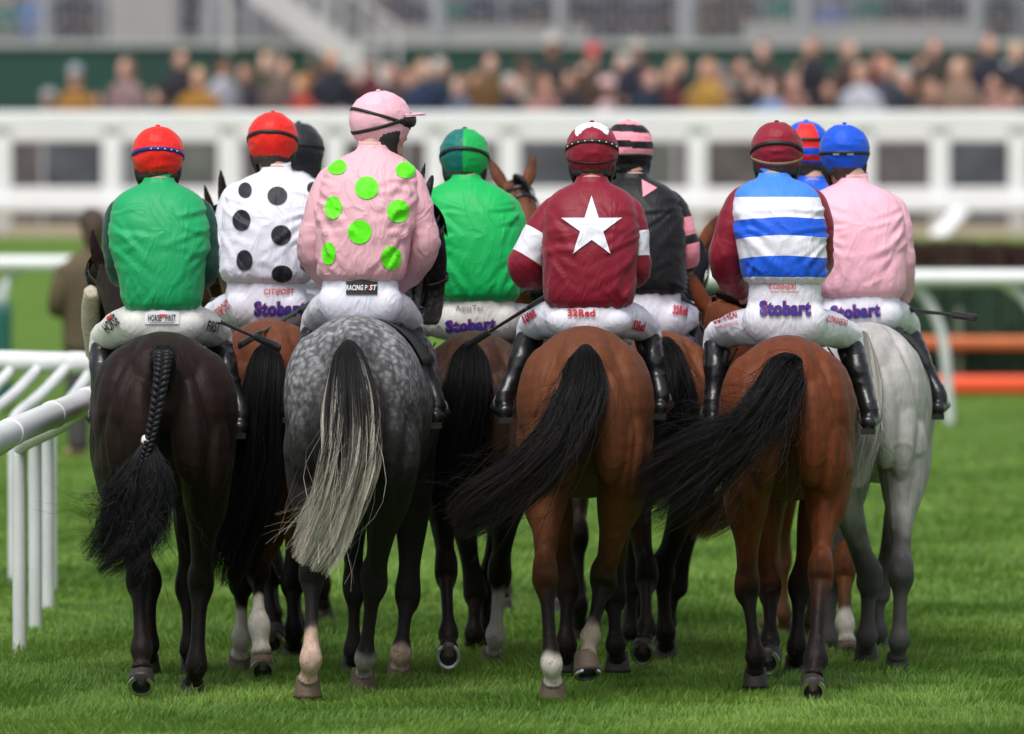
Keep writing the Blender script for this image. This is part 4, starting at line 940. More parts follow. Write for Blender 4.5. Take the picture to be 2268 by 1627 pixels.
HI = make_horse('I', 'pale grey horse on the outside under the rider in plain pink', 1922, 714, 38.6, yaw=6, width=.95, coat=(.50, .48, .46), coat2=(.38, .365, .355), mat=M_COAT_PALE, mane=(.2, .19, .19),
    legs=dict(HL=((1926, 1282, .15), (1921, 1410, .18), (1920, 1446, .26), 0, 0), HR=((1996, 1272, -.25), (1992, 1420, -.25), (1989, 1470, -.2), 0, 3),
              FL=((1838, 1300, 1.2), (1836, 1420, 1.15), (1834, 1450, 1.2), 0, 0), FR=((1948, 1310, 1.3), (1946, 1400, 1.3), (1944, 1440, 1.35), 0, 0)),
    points=None, muzzle=(.12, .11, .11),
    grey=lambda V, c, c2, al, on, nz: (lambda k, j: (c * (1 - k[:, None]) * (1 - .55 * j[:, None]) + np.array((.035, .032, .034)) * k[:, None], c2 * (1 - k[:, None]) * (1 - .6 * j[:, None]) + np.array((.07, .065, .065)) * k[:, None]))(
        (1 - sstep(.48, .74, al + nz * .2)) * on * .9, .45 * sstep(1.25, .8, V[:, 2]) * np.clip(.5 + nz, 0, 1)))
HB = make_horse('B', 'bay horse with white hind pasterns behind the near-black and steel grey horses', 598, 706, 38.2, yaw=-2, coat=(.17, .052, .022), coat2=(.13, .04, .018),
    legs=dict(HL=((534, 1290, .15), (533, 1410, .16), (530, 1468, .24), 0, 0), HR=((572, 1262, -.25), (572, 1385, -.46), (580, 1468, -.50), 58, 5),
              FL=((590, 1290, 1.25), (600, 1370, 1.1), (606, 1405, 1.0), 60, -10), FR=((648, 1290, 1.2), (650, 1400, 1.15), (650, 1446, 1.2), 0, 0)),
    head=dict(poll=(492, 486, 1.85), nose=(480, 680, 2.2), face=(-.9, .45, .1), eardir=(-.15, .0, 1), dark=1), socks=dict(HL=(.27, WHITE), HR=(.30, WHITE)), kneeblack=.56)
HD = make_horse('D', 'brown horse showing the sole of a lifted hind hoof', 1052, 733, 38.6, yaw=2, coat=(.075, .035, .022), coat2=(.05, .025, .017),
    legs=dict(HL=((988, 1262, -.30), (992, 1405, -.52), (993, 1446, -.60), 84, 0), HR=((1108, 1270, .2), (1098, 1410, .22), (1092, 1455, .30), 0, 0),
              FL=((1052, 1310, 1.2), (1050, 1405, 1.15), (1050, 1436, 1.2), 0, 0), FR=((1075, 1300, 1.3), (1078, 1400, 1.3), (1080, 1428, 1.35), 0, 0)),
    socks=dict(HR=(.33, (.5, .45, .42))), kneeblack=.8)
HF = make_horse('F', 'bay horse with its black tail blown across, under the rider in black and pink', 1472, 735, 38.9, yaw=2, coat=(.19, .062, .026), coat2=(.14, .045, .02),
    legs=dict(HR=((1468, 1268, .15), (1474, 1400, .15), (1476, 1444, .22), 0, 0), HL=((1433, 1275, -.26), (1431, 1395, -.48), (1425, 1432, -.55), 66, -4),
              FL=((1400, 1290, 1.3), (1398, 1400, 1.3), (1396, 1430, 1.35), 0, 0), FR=((1500, 1290, 1.2), (1478, 1380, 1.2), (1474, 1420, 1.25), 0, 0)),
    head=dict(poll=(1526, 562, 1.9), nose=(1512, 720, 2.3), eardir=(.35, 0, 1)), kneeblack=.7)
CHN = (.27, .10, .035)
HH = make_horse('H', 'chestnut horse with light legs ahead of the bright bay', 1790, 735, 40.0, yaw=3, coat=(.20, .07, .025), coat2=(.14, .048, .02), points=(.035, .02, .014), mane=(.22, .09, .035),
    legs=dict(HL=((1706, 1262, .1), (1704, 1380, .1), (1702, 1420, .15), 0, 0), HR=((1870, 1262, -.25), (1872, 1385, -.42), (1878, 1436, -.46), 60, 4),
              FL=((1733, 1240, 1.3), (1736, 1360, 1.3), (1738, 1392, 1.35), 0, 0), FR=((1800, 1270, 1.2), (1800, 1380, 1.2), (1800, 1410, 1.2), 0, 0)),
    socks=dict(HR=(.17, WHITE), HL=(.2, (.36, .27, .2)), FL=(.5, (.22, .10, .045))), kneeblack=.2)
HK = make_horse('K', 'dark bay horse almost hidden in the front rank beyond the star jacket', 1345, 740, 40.9, coat=(.06, .03, .018))
HN = make_horse('N', 'bay horse turned to face the crowd of riders, ears pricked above the green shoulder', 1175, 660, 44.2, yaw=180, width=.85, coat=(.15, .055, .026), coat2=(.12, .042, .02), tack=False,
    head=dict(poll=(1140, 428, -1.75), nose=(1192, 665, -2.1), face=(.28, -.95, .2), splay=.50))
HM = make_horse('M', 'dark brown horse almost hidden ahead of the spotted jackets', 640, 725, 41.2, coat=(.05, .025, .016),
    legs=dict(HL=((603, 1255, .1), (606, 1360, .1), (608, 1395, .1), 30, 0), HR=((655, 1270, -.2), (655, 1380, -.2), (655, 1422, -.1), 0, 0)))

# tails
def tl(h, g, seed, **k): return add_tail(h, g, seed=seed, **k)
add_tail(HC, [(772, 765, -.30, .03, .03), (774, 800, -.38, .075, .05), (780, 900, -.50, .12, .06), (775, 1000, -.54, .125, .06), (752, 1100, -.52, .11, .055), (718, 1190, -.48, .09, .045), (682, 1256, -.46, .06, .03)], 2600, 31, clumps=60, noise=.075, lmin=.84, fly=.04,
    root=(.013, .012, .013), tip=(.70, .645, .56), tipstart=.38, width=.0009, var=.5)
add_tail(HE, [(1297, 775, -.27, .03, .03), (1296, 810, -.36, .075, .05), (1288, 880, -.46, .10, .06), (1235, 985, -.54, .095, .06), (1150, 1070, -.56, .10, .06), (1062, 1130, -.56, .10, .06), (1005, 1172, -.54, .06, .04)], 2600, 32, clumps=60, noise=.085, fly=.12, lmin=.5,
    root=BLACK, tip=(.016, .010, .010), width=.0009)
add_tail(HG, [(1765, 815, -.28, .035, .03), (1745, 825, -.37, .085, .06), (1705, 890, -.52, .085, .07), (1650, 955, -.60, .075, .06), (1575, 1005, -.62, .13, .07), (1490, 1068, -.60, .155, .08), (1405, 1125, -.56, .13, .07)], 2800, 33, clumps=60, noise=.11, fly=.16, lmin=.45,
    root=(.012, .0115, .013), tip=(.014, .010, .010), width=.0009)
add_tail(HB, [(594, 772, -.28, .03, .03), (590, 800, -.36, .075, .05), (580, 900, -.44, .10, .06), (572, 1020, -.46, .12, .06), (550, 1120, -.45, .13, .06), (515, 1210, -.42, .12, .05), (490, 1300, -.40, .08, .04)], 2200, 34, clumps=50, noise=.07, root=BLACK, tip=BLACK)
add_tail(HD, [(1042, 765, -.30, .03, .03), (1040, 800, -.38, .085, .05), (1036, 870, -.46, .11, .06), (1020, 960, -.48, .12, .06), (995, 1050, -.47, .12, .05), (965, 1120, -.45, .11, .05)], 2200, 35, clumps=60, noise=.06, root=BLACK, tip=BLACK)
add_tail(HF, [(1474, 757, -.30, .03, .03), (1478, 790, -.38, .075, .05), (1484, 860, -.47, .10, .06), (1470, 950, -.50, .12, .06), (1445, 1040, -.50, .12, .06), (1415, 1120, -.48, .10, .05)], 1900, 36, clumps=50, noise=.10, root=BLACK, tip=BLACK, fly=.12)
add_tail(HI, [(1908, 742, -.30, .03, .03), (1908, 800, -.38, .07, .05), (1914, 880, -.44, .085, .05), (1908, 960, -.46, .08, .05), (1898, 1030, -.45, .055, .04), (1892, 1080, -.43, .04, .03)], 1700, 37, clumps=40, noise=.06, root=(.25, .235, .22), tip=(.58, .55, .50), tipstart=.1, var=.4)
add_tail(HH, [(1775, 770, -.30, .03, .03), (1760, 850, -.42, .07, .05), (1720, 980, -.5, .08, .05), (1640, 1100, -.52, .07, .04), (1570, 1150, -.5, .06, .04), (1524, 1180, -.48, .04, .03)], 1300, 38, clumps=40, noise=.06, root=(.16, .06, .025), tip=(.36, .17, .09), tipstart=.3)

def plaited_tail(h):
    G = [h.loc(*q) for q in ((362, 782, -.40), (358, 830, -.45), (345, 910, -.50), (330, 980, -.53), (314, 1030, -.54))]
    g = catmull(np.array(G), 14); n = len(g); mb = MB()
    for s in range(3):   # three crossing strands
        pts = []
        for i, q in enumerate(g):
            t = i / (n - 1); w = .030 * (1 - .55 * t); ph = t * 46 + s * 2 * np.pi / 3
            pts.append(tuple(q + np.array((math.sin(ph) * w * .85, math.sin(2 * ph) * .012 - .01, 0))) + (w * .55, w * .5))
        mb.limb(pts, n=10, sub=3)
    me = mb.mesh('plait', [M_HAIR]); vcol(me, 'hair', np.tile((.012, .012, .014), (len(me.vertices), 1)))
    tail = link('tail', me, h.root)
    b = MB(); c = g[int(n * .72)]; b.limb([tuple(c + (-.01, 0, .008)) + (.024, .024), tuple(c + (-.014, 0, -.008)) + (.024, .024)], n=14, sub=2); b.build('tail_band', plain('white_band', (.75, .75, .72), .5), tail)
    gd = [(362, 775, -.32, .05, .03), (360, 800, -.38, .06, .03), (352, 880, -.40, .03, .03)]
    link('dock_hair', strands([tuple(h.loc(*q[:3])) + q[3:] for q in gd], 500, 41, noise=.01, width=.0018), tail)
    gd = [(330, 985, -.50, .03, .03), (324, 1040, -.53, .10, .05), (312, 1100, -.54, .145, .06), (290, 1160, -.54, .135, .06), (258, 1208, -.54, .10, .05), (208, 1258, -.52, .06, .04)]
    link('tail_end', strands([tuple(h.loc(*q[:3])) + q[3:] for q in gd], 5200, 42, clumps=80, noise=.055, lmin=.55, fly=.06, width=.0009, curl=.10, root=(.012, .012, .014), tip=(.014, .014, .016)), tail)
plaited_tail(HA)

# ------------------------------------------------------------------ riders
def project(me2d, bvh, o, u, v, dirn, off=.0025, maxd=1.5):
    """lay a flat outline (local x,y) on a body: cast from plane (o,u,v) along dirn"""
    V = co(me2d); out = V.copy(); o, u, v, dirn = map(Vector, (o, u, v, dirn)); dirn.normalize(); miss = []
    last = None
    for i, p in enumerate(V):
        s = o + u * p[0] + v * p[1]
        hit, n, _, dd = bvh.ray_cast(s - dirn * .3, dirn, maxd)
        if hit is None: miss.append(i); continue
        if n.dot(dirn) > 0: n = -n
        out[i] = hit + n * off - dirn * off
    if len(miss) == len(V): return False
    if miss:
        bm = bmesh.new(); setco(me2d, out); bm.from_mesh(me2d); bm.verts.ensure_lookup_table()
        bmesh.ops.delete(bm, geom=[bm.verts[i] for i in miss], context='VERTS'); bm.to_mesh(me2d); bm.free()
    else: setco(me2d, out)
    return True
def fine(me, maxlen=.012):
    bm = bmesh.new(); bm.from_mesh(me); bmesh.ops.triangulate(bm, faces=bm.faces)
    for _ in range(3):
        e = [x for x in bm.edges if x.calc_length() > maxlen]
        if not e: break
        bmesh.ops.subdivide_edges(bm, edges=e, cuts=1); bmesh.ops.triangulate(bm, faces=[f for f in bm.faces if len(f.verts) > 3])
    bm.to_mesh(me); bm.free()
_txt = {}
def text_mesh(s, size, bold=0.0, stretch=1.0, shear=0):
    cu = bpy.data.curves.new('t', 'FONT'); cu.body = s; cu.size = size; cu.align_x = 'CENTER'; cu.align_y = 'CENTER'; cu.offset = bold * size; cu.resolution_u = 3; cu.shear = shear; cu.space_character = 1 + bold * 2
    o = bpy.data.objects.new('t', cu); COL.objects.link(o); dg = bpy.context.evaluated_depsgraph_get()
    me = bpy.data.meshes.new_from_object(o.evaluated_get(dg)); bpy.data.objects.remove(o); bpy.data.curves.remove(cu)
    V = co(me); V[:, 0] *= stretch; setco(me, V); me.materials.clear(); return me
def decal(name, me, mat, bvh, parent, o, u=(1, 0, 0), v=(0, 0, 1), dirn=(0, 1, 0), off=.0025, smooth=True, maxlen=.012):
    fine(me, maxlen)
    if not project(me, bvh, o, u, v, dirn, off): return None
    me.materials.clear(); me.materials.append(mat)
    me.polygons.foreach_set('use_smooth', [smooth] * len(me.polygons)); me.update()
    return link(name, me, parent)
def disc(rx, rz, n=40):
    me = bpy.data.meshes.new('d'); v = [(0, 0, 0)]; f = []
    for k in range(1, 7):
        for a in np.linspace(0, 2 * np.pi, n, endpoint=False): v.append((rx * k / 6 * math.cos(a), rz * k / 6 * math.sin(a), 0))
    f += [(0, 1 + j, 1 + (j + 1) % n) for j in range(n)]
    for k in range(5): f += [(1 + k * n + j, 1 + (k + 1) * n + j, 1 + (k + 1) * n + (j + 1) % n, 1 + k * n + (j + 1) % n) for j in range(n)]
    me.from_pydata(v, [], f); return me
def poly(pts):
    me = bpy.data.meshes.new('p'); c = tuple(np.mean(pts, 0)); v = [(c[0], c[1], 0)] + [(x, y, 0) for x, y in pts]; n = len(pts)
    me.from_pydata(v, [], [(0, 1 + i, 1 + (i + 1) % n) for i in range(n)]); return me
def star(r, rot=0, inner=.382):
    return poly([((r if i % 2 == 0 else r * inner) * math.sin(i * math.pi / 5 + rot), (r if i % 2 == 0 else r * inner) * math.cos(i * math.pi / 5 + rot)) for i in range(10)])

def helmet_pt(th, ph, g=0):
    """th around (0 = right, 90 = front), ph from the crown down"""
    s, c = math.sin(ph), math.cos(ph)
    rx, ry = .117 + g, .138 + g; rz = (.122 if c > 0 else .132) + g
    sq = abs(s) ** .92
    back = 1.0
    return np.array((rx * sq * math.cos(th), ry * sq * math.sin(th) * back, rz * c))
def band(h0, amp, w, ph0, mat, parent, name, g=.003, tilt=0.0, th0=0, th1=360, n=64, M=None):
    mb = MB(); rings = []
    for t in np.linspace(R(th0), R(th1), n):
        ph = ph0 + amp * math.sin(t) + tilt * math.cos(t)
        a = helmet_pt(t, ph - w, g); b = helmet_pt(t, ph + w, g); c = helmet_pt(t, ph + w, g - .004); d = helmet_pt(t, ph - w, g - .004)
        rings.append([a, b, c, d])
    mb.rings(rings, 0, cap=not (th1 - th0 >= 359)); o = mb.build(name, mat, parent); return o

def make_rider(key, label, h, hem, collar, helm, half, elbL, elbR, jacket, sleeve=None, sleeve2=None, sleeve_seg=None, yaw=0, tilt=0, helmet=None, cap=None,
               breech=None, kneeL=None, kneeR=None, bootL=None, bootR=None, group='jockeys riding side by side', ty=.70, hs=1.0, stripes=None, peak=True, straps=(('b', 1.45, .12),), neck=None, hem_up=.0, hairc=M_HAIRP, folds=26, wristL=None, wristR=None):
    """positions in photograph pixels at the rider's own distance. hem, collar, helm: (px,py); half: half widths (hem, chest, shoulder) in m"""
    d = h.d + ty
    hx = P(hem[0], hem[1], d); base = Vector((hx.x, d, h.T(0, ty / h.sc, 1.56)[2])); root = empty('person', base, label, 'person', group)
    def L_(px, py, y=0): q = P(px, py, d + y); return np.array((q.x - base.x, y, q.z - base.z))
    H = L_(*hem, 0); C = L_(*collar, .10); K = L_(*helm, .15)
    breech = breech or M_BREECH
    zs = H[2]   # jacket hem above the seat
    # ---------- breeches
    kl = L_(*(kneeL or (hem[0] - 142, hem[1] + 55)), .32); kr = L_(*(kneeR or (hem[0] + 138, hem[1] + 58)), .32)
    b = MB(); hw0 = half[0]
    b.limb([(H[0], -.0, zs + .06, half[0] * .80, .105), (H[0], -.005, zs, half[0] * .86, .115), (H[0] * .6, -.01, zs * .62, hw0 * .90, .12), (0, -.015, min(.06, zs * .3), .18, .12), (0, .0, .0, .15, .11)], n=30, sub=5)
    for s, kk in ((-1, kl), (1, kr)):
        b.ell((s * .088, -.040, min(.065, zs * .38 - .01)), (.10, .088, min(.10, zs * .52 + .02)))
        hp = np.array((s * .10, .0, .055)); mid = hp * .5 + kk * .5 + (0, 0, .015)
        b.limb([tuple(hp - (0, 0, .015)) + (.09, .095), tuple(hp * .72 + kk * .28 - (0, 0, .005)) + (.086, .092), tuple(mid - (0, 0, .01)) + (.078, .086), tuple(hp * .2 + kk * .8) + (.068, .075), tuple(kk) + (.061, .066), tuple(kk + (s * .01, .0, -.07)) + (.058, .06)], n=24, sub=6, lat=(0, .3, 1))
    bm_ = remesh(b, .0085, 5); V = co(bm_); nn = nrm(bm_)
    rid = lambda p, s: 1 - 2 * np.abs(vnoise(p, s)) ** .75
    V = V + nn * (rid(np.stack([V[:, 0] * 3, V[:, 1] * 5, V[:, 2] * 20 + np.abs(V[:, 0]) * 16], 1), 3) * .0010 + vnoise(V * 7, 5) * .0025 + .0018 * np.exp(-(np.sin(np.hypot(V[:, 0] * .9, (V[:, 2] - .30)) * 60 + vnoise(V * 5, 8) * 5) / .35) ** 2) * sstep(.10, .22, np.abs(V[:, 0])) + .0014 * rid(V * np.array([2.5, 3, 34.0]), 9) * sstep(.08, .14, V[:, 2]))[:, None]; setco(bm_, V)
    bm_.materials.append(breech); bre = link('breeches', bm_, root); bb = bvh_of(bm_)
    # ---------- jacket body
    j = MB(); hw, cw, sw = half
    def at(t): return H * (1 - t) + C * t
    secs = []
    for t, w, dp in ((-.02, hw * .87, .122), (.0, hw * .93, .134), (.04, hw * 1.0, .147), (.13, hw * 1.05, .155), (.32, (hw + cw) / 2 * 1.02, .158), (.50, cw, .158), (.64, cw, .154), (.75, cw * .955, .146), (.83, cw * .90, .132), (.89, cw * .77, .116), (.94, cw * .58, .098), (.975, cw * .40, .082), (.995, .074, .074), (1.03, .066, .066)):
        c = at(t); c[1] += -.03 * math.sin(min(max(t, 0), 1) * math.pi) ; secs.append(tuple(c) + (w, dp))
    p = catmull(np.array(secs), 7); th = np.linspace(0, 2 * np.pi, 96, endpoint=False); rings = []
    for q in p:
        e = 2.5; x = np.sign(np.cos(th)) * np.abs(np.cos(th)) ** (2 / e); y = np.sign(np.sin(th)) * np.abs(np.sin(th)) ** (2 / e)
        rings.append(np.stack([q[0] + x * q[3], q[1] + y * q[4], np.full(96, q[2]) + 0 * x], 1))
    rings = [np.array(r) for r in rings]
    sd = sum(map(ord, key))
    n_r = len(rings); mi = [0] * (n_r - 1)
    if stripes:
        zz = [float(np.mean(r[:, 2])) for r in rings]
        # cut the rings exactly at the seams of the hoops
        bounds = [float(L_(hem[0], y_)[2]) for y_ in stripes[1]]
        new = []
        for i in range(n_r - 1):
            new.append(rings[i])
            for bz in sorted(bounds):
                if zz[i] < bz <= zz[i + 1] :
                    t = (bz - zz[i]) / (zz[i + 1] - zz[i]); new.append(rings[i] * (1 - t) + rings[i + 1] * t)
        new.append(rings[-1]); rings = new; n_r = len(rings); mi = []
        for i in range(n_r - 1):
            z = (float(np.mean(rings[i][:, 2])) + float(np.mean(rings[i + 1][:, 2]))) / 2
            mi.append(stripes[2][sum(1 for bz in bounds if bz > z)])
    j.rings(rings, mi); mats = stripes[0] if stripes else [jacket]
    jm = j.mesh('jacket', mats); V = co(jm); nn = nrm(jm); tt = np.clip((V[:, 2] - H[2]) / (C[2] - H[2] + 1e-6), 0, 1)
    env = (.35 + .9 * np.exp(-(tt / .28) ** 2) + .45 * np.exp(-((np.abs(V[:, 0] - H[0]) - cw) / .06) ** 2)) * (tt < .93)
    S = V * np.array([5.5, 5.5, 6.5]) + vnoise(V * 4, sd)[:, None] * .8
    S2 = np.stack([S[:, 0] * .8 + S[:, 2] * .9, S[:, 1], S[:, 2] * .8 - S[:, 0] * .9], 1)
    disp = (rid(S * .8, sd) * .55 + rid(S2 * 1.6, sd + 1) * .3 + rid(S2 * 3.6, sd + 2) * .05) * .0048 * env
    fold = np.exp(-((tt - .02) / .05) ** 2) * np.sin(np.arctan2(V[:, 1], V[:, 0] - H[0]) * 17 + vnoise(V * 8, 2) * 2) * .0022
    rg = np.random.default_rng(sd); xz = np.stack([V[:, 0] - H[0], (V[:, 2] - H[2])], 1); bk = (V[:, 1] < .06)
    Hh = C[2] - H[2]
    for k in range(folds):
        s_ = 1 if k % 2 else -1; a = np.array((s_ * cw * rg.uniform(.75, 1.0), Hh * rg.uniform(.30, .80))); b_ = a + np.array((-s_ * rg.uniform(.08, .24), -rg.uniform(-.05, .22)))
        if k % 3 == 2: a = np.array((rg.uniform(-.8, .8) * cw, Hh * rg.uniform(.0, .12))); b_ = a + np.array((rg.uniform(-.10, .10), rg.uniform(.06, .20)))
        ab = b_ - a; t_ = np.clip(((xz - a) @ ab) / (ab @ ab), 0, 1); dd = (xz - a - t_[:, None] * ab); nrmv = np.array((-ab[1], ab[0])) / np.linalg.norm(ab)
        sg = dd @ nrmv + .012 * np.sin(t_ * 3 + k); w_ = rg.uniform(.006, .013)
        prof = np.exp(-(sg / w_) ** 2) - .75 * np.exp(-((sg - w_ * 2) / (w_ * 1.3)) ** 2)
        disp = disp + prof * rg.uniform(.0035, .0075) * np.sin(np.clip(t_ + .12, 0, 1) * np.pi) ** .7 * (np.abs(dd @ ab) / (ab @ ab) < .35) * bk
    V = V + nn * (disp + fold)[:, None]
    if stripes: V[:, 2] += .02 * (1 - ((V[:, 0] - H[0]) / cw) ** 2) * np.clip(tt * 3, 0, 1) * (1 - tt) + .006 * vnoise(V * 6, 3) * (tt < .9)
    setco(jm, V)
    jac = link('jacket', jm, root); jb = bvh_of(jm)
    # collar
    cm = MB(); rr = []
    cc = at(1.0)
    for z, r_ in ((-.012, .074), (.0, .071), (.022, .066), (.040, .067), (.041, .063), (.02, .060)):
        rr.append(np.stack([cc[0] + np.cos(th[::3]) * r_, cc[1] + .008 + np.sin(th[::3]) * r_ * .95, cc[2] + z + np.sin(th[::3]) * .012 + 0 * th[::3]], 1))
    cm.rings(rr, 0, cap=False); cm.build('collar', stripes[0][stripes[2][0]] if stripes else jacket, jac)
    # ---------- sleeves
    for s, el, wr in ((-1, elbL, wristL), (1, elbR, wristR)):
        sh = at(.755); sh = sh + np.array((s * (cw - .066), .01, .0)); e_ = L_(*el, .06) - np.array((s * .062, 0, 0))
        w_ = L_(*wr, .30) if wr else np.array((s * .15 + H[0], .33, e_[2] * .9 - .0))
        lm = MB(); mats = [sleeve or jacket] + ([sleeve2] if sleeve2 else [])
        f = (lambda t: 1 if any(a <= t < b_ for a, b_ in sleeve_seg) else 0) if sleeve_seg else None
        rows = [tuple(sh + (-s * .03, 0, .028)) + (.056, .062), tuple(sh + (s * .006, 0, -.012)) + (.074, .082), tuple(sh * .62 + e_ * .38 + (s * .012, -.01, 0)) + (.074, .082), tuple(sh * .3 + e_ * .7 + (s * .008, -.005, 0)) + (.071, .078), tuple(e_ + (0, 0, .01)) + (.070, .076),
                tuple(e_ * .85 + w_ * .15 + (s * .0, .0, -.028)) + (.068, .07), tuple(e_ * .5 + w_ * .5 + (0, 0, -.02)) + (.062, .062), tuple(e_ * .15 + w_ * .85) + (.046, .046), tuple(w_) + (.036, .036)]
        lm.limb(rows, n=40, sub=9, lat=(1, 0, 0), e=2.1, mfun=f)
        sm = lm.mesh('sleeve', mats); V = co(sm); nn = nrm(sm)
        S = V * np.array([6, 6, 13.0]) + vnoise(V * 5, sd + 7)[:, None] * .9
        inner = np.exp(-(np.linalg.norm(V - e_, axis=1) / .12) ** 2)
        V = V + nn * ((rid(S, sd + 5) * .6 + rid(S * 2.1, sd + 6) * .3) * (.005 + .006 * inner))[:, None]; setco(sm, V)
        link('sleeve', sm, jac)
    # ---------- boots
    bts = []
    for s, kk, bt in ((-1, kl, bootL), (1, kr, bootR)):
        an = L_(*bt, .16) if bt else kk + np.array((s * .055, -.12, -.40))
        if not bt: pass
        kt = kk + np.array((s * .006, -.01, -.05))
        lm = MB(); calf = kt * .66 + an * .34 + np.array((0, -.025, 0))
        lm.limb([tuple(kt) + (.060, .066), tuple(kt * .85 + an * .15) + (.058, .066), tuple(calf) + (.054, .064), tuple(kt * .3 + an * .7) + (.042, .050), tuple(an) + (.040, .046), tuple(an + (0, 0, -.035)) + (.040, .05)], n=24, sub=5)
        toe = an + np.array((s * .035, .19, -.055)); hl = an + np.array((-s * .004, -.055, -.065))
        lm.limb([tuple(hl) + (.034, .034), tuple(hl * .5 + toe * .5 + (0, 0, .008)) + (.042, .033), tuple(toe) + (.034, .022)], n=20, sub=5)
        bo_me = remesh(lm, .008, 2); V = co(bo_me); V = V + nrm(bo_me) * (rid(V * np.array([9, 9, 26.0]), 8) * .003 * (V[:, 2] > an[2] - .02))[:, None]; setco(bo_me, V)
        bo_me.materials.append(M_BOOT); bo = link('boot', bo_me, root); bts.append(bo)
        hb = MB(); hb.box(hl + np.array((0, .005, -.034)), (.030, .034, .013)); hb.build('heel', M_LEATHER, bo, smooth=False)
        # stirrup iron and leather hang from the horse's saddle
        si = MB(); c0 = an + np.array((s * .004, .11, -.05)); rg_ = []
        for q in np.linspace(0, 2 * np.pi, 25):
            ctr = c0 + np.array((math.cos(q) * .046, 0, math.sin(q) * .056 + .012)); ou = np.array((math.cos(q), 0, math.sin(q)))
            rg_.append([ctr + ou * .005 * math.cos(z) + np.array((0, .010, 0)) * math.sin(z) for z in np.linspace(0, 2 * np.pi, 9)[:-1]])
        si.rings(rg_, 0, cap=False); off_ = base - Vector(h.root.location)
        so = si.build('stirrup_iron', M_STEEL, h.root, loc=off_)
        sl = MB(); top = np.array((s * .20, .27, -.06)); sl.limb([tuple(top) + (.012, .004), tuple((top + c0) / 2 + (s * .02, .02, 0)) + (.012, .004), tuple(c0 + (0, 0, .07)) + (.012, .004)], n=8, sub=4, lat=(0, 1, 0)); sl.build('stirrup_leather', M_LEATHER, h.root, loc=off_)
    # ---------- the body: one skin from head to toe inside the clothes, hands closed on the reins
    yr = R(yaw)
    Rz = np.array(Matrix.Rotation(-yr, 3, 'Z') @ Matrix.Rotation(R(tilt), 3, 'X'))
    hd = K + np.array((0, 0, -.075))
    bd = MB(); X_ = lambda v: hd + Rz @ np.array(v)
    def EH(c, r, **k): bd.ell(X_(c), r, rz=-yr)
    EH((0, .0, .055), (.078, .097, .10)); EH((0, .015, -.03), (.066, .085, .085)); EH((0, .06, -.075), (.042, .042, .035)); EH((0, .035, -.07), (.06, .06, .04))
    EH((0, .105, -.015), (.013, .022, .018)); EH((0, .098, .012), (.010, .018, .03)); EH((0, .09, -.048), (.026, .014, .008)); EH((0, .085, -.06), (.024, .014, .008)); EH((0, .085, .035), (.055, .02, .012))
    for s in (-1, 1): EH((s * .078, .0, -.01), (.010, .022, .032)); EH((s * .04, .075, -.02), (.025, .02, .022))
    nb = at(.93)
    bd.limb([tuple(nb) + (.07, .065), tuple(at(1.0) + (0, .005, .02)) + (.056, .058), tuple(hd * .8 + at(1.0) * .2 + (0, -.0, -.01)) + (.054, .058), tuple(hd + (0, 0, -.02)) + (.056, .06)], n=20, sub=4)
    bd.limb([(0, 0, .04, .13, .09), tuple(at(.05)) + (hw * .8, .09), tuple(at(.5)) + (cw * .78, .10), tuple(at(.78)) + (cw * .72, .085), tuple(at(.9)) + (.07, .06)], n=24, sub=4)
    for s, el, wr, kk, bo in ((-1, elbL, wristL, kl, bootL), (1, elbR, wristR, kr, bootR)):
        sh = at(.755) + np.array((s * (cw - .08), .01, -.02)); e_ = L_(*el, .06) - np.array((s * .064, 0, 0)); w_ = L_(*wr, .30) if wr else np.array((s * .15 + H[0], .33, e_[2] * .9))
        bd.limb([tuple(sh) + (.045, .05), tuple((sh + e_) / 2) + (.042, .045), tuple(e_) + (.036, .038), tuple((e_ + w_) / 2) + (.036, .036), tuple(w_) + (.026, .026), tuple(w_ + (-s * .005, .03, -.005)) + (.025, .03)], n=14, sub=4)
        ha = w_ + np.array((-s * .01, .06, -.01)); bd.limb([tuple(ha + (0, -.03, 0)) + (.020, .032), tuple(ha) + (.019, .042), tuple(ha + (0, .03, 0)) + (.017, .040)], n=14, sub=3)
        for q, ln_ in zip(range(4), (.9, 1.0, .95, .78)):
            z0 = .030 - q * .0205; f0 = ha + np.array((0, .036, z0))
            bd.limb([tuple(f0) + (.0095, .0095), tuple(f0 + (-s * .012, .028 * ln_, -.002)) + (.009, .009), tuple(f0 + (-s * .036, .024 * ln_, -.004)) + (.0085, .0085), tuple(f0 + (-s * .038, .002, -.004)) + (.0075, .0075)], n=8, sub=3)
        bd.limb([tuple(ha + (-s * .006, -.012, .034)) + (.012, .012), tuple(ha + (-s * .020, .014, .050)) + (.0105, .0105), tuple(ha + (-s * .030, .036, .044)) + (.009, .009)], n=8, sub=3)
        an = L_(*bo, .16) if bo else kk + np.array((s * .055, -.12, -.40)); hp = np.array((s * .10, .0, .055))
        bd.limb([tuple(hp) + (.075, .08), tuple((hp + kk) / 2) + (.066, .07), tuple(kk + (0, -.005, -.03)) + (.036, .038), tuple(kk * .62 + an * .38 + (0, -.02, 0)) + (.032, .034), tuple(kk * .3 + an * .7 + (0, -.004, 0)) + (.025, .026), tuple(an) + (.020, .022), tuple(an + (s * .012, .03, -.055)) + (.018, .016), tuple(an + (s * .028, .14, -.058)) + (.018, .010)], n=14, sub=4)
    bme = remesh(bd, .0072, 2); bme.materials.append(M_SKIN); link('body', bme, root)
    # ---------- helmet
    ho = empty('helmet_pivot', (0, 0, 0), None, None); bpy.data.objects.remove(ho)
    n1, n2 = 96, 52; grid = [helmet_pt(2 * math.pi * i / n1, .02 + 2.32 * k / (n2 - 1)) for k in range(n2) for i in range(n1)]
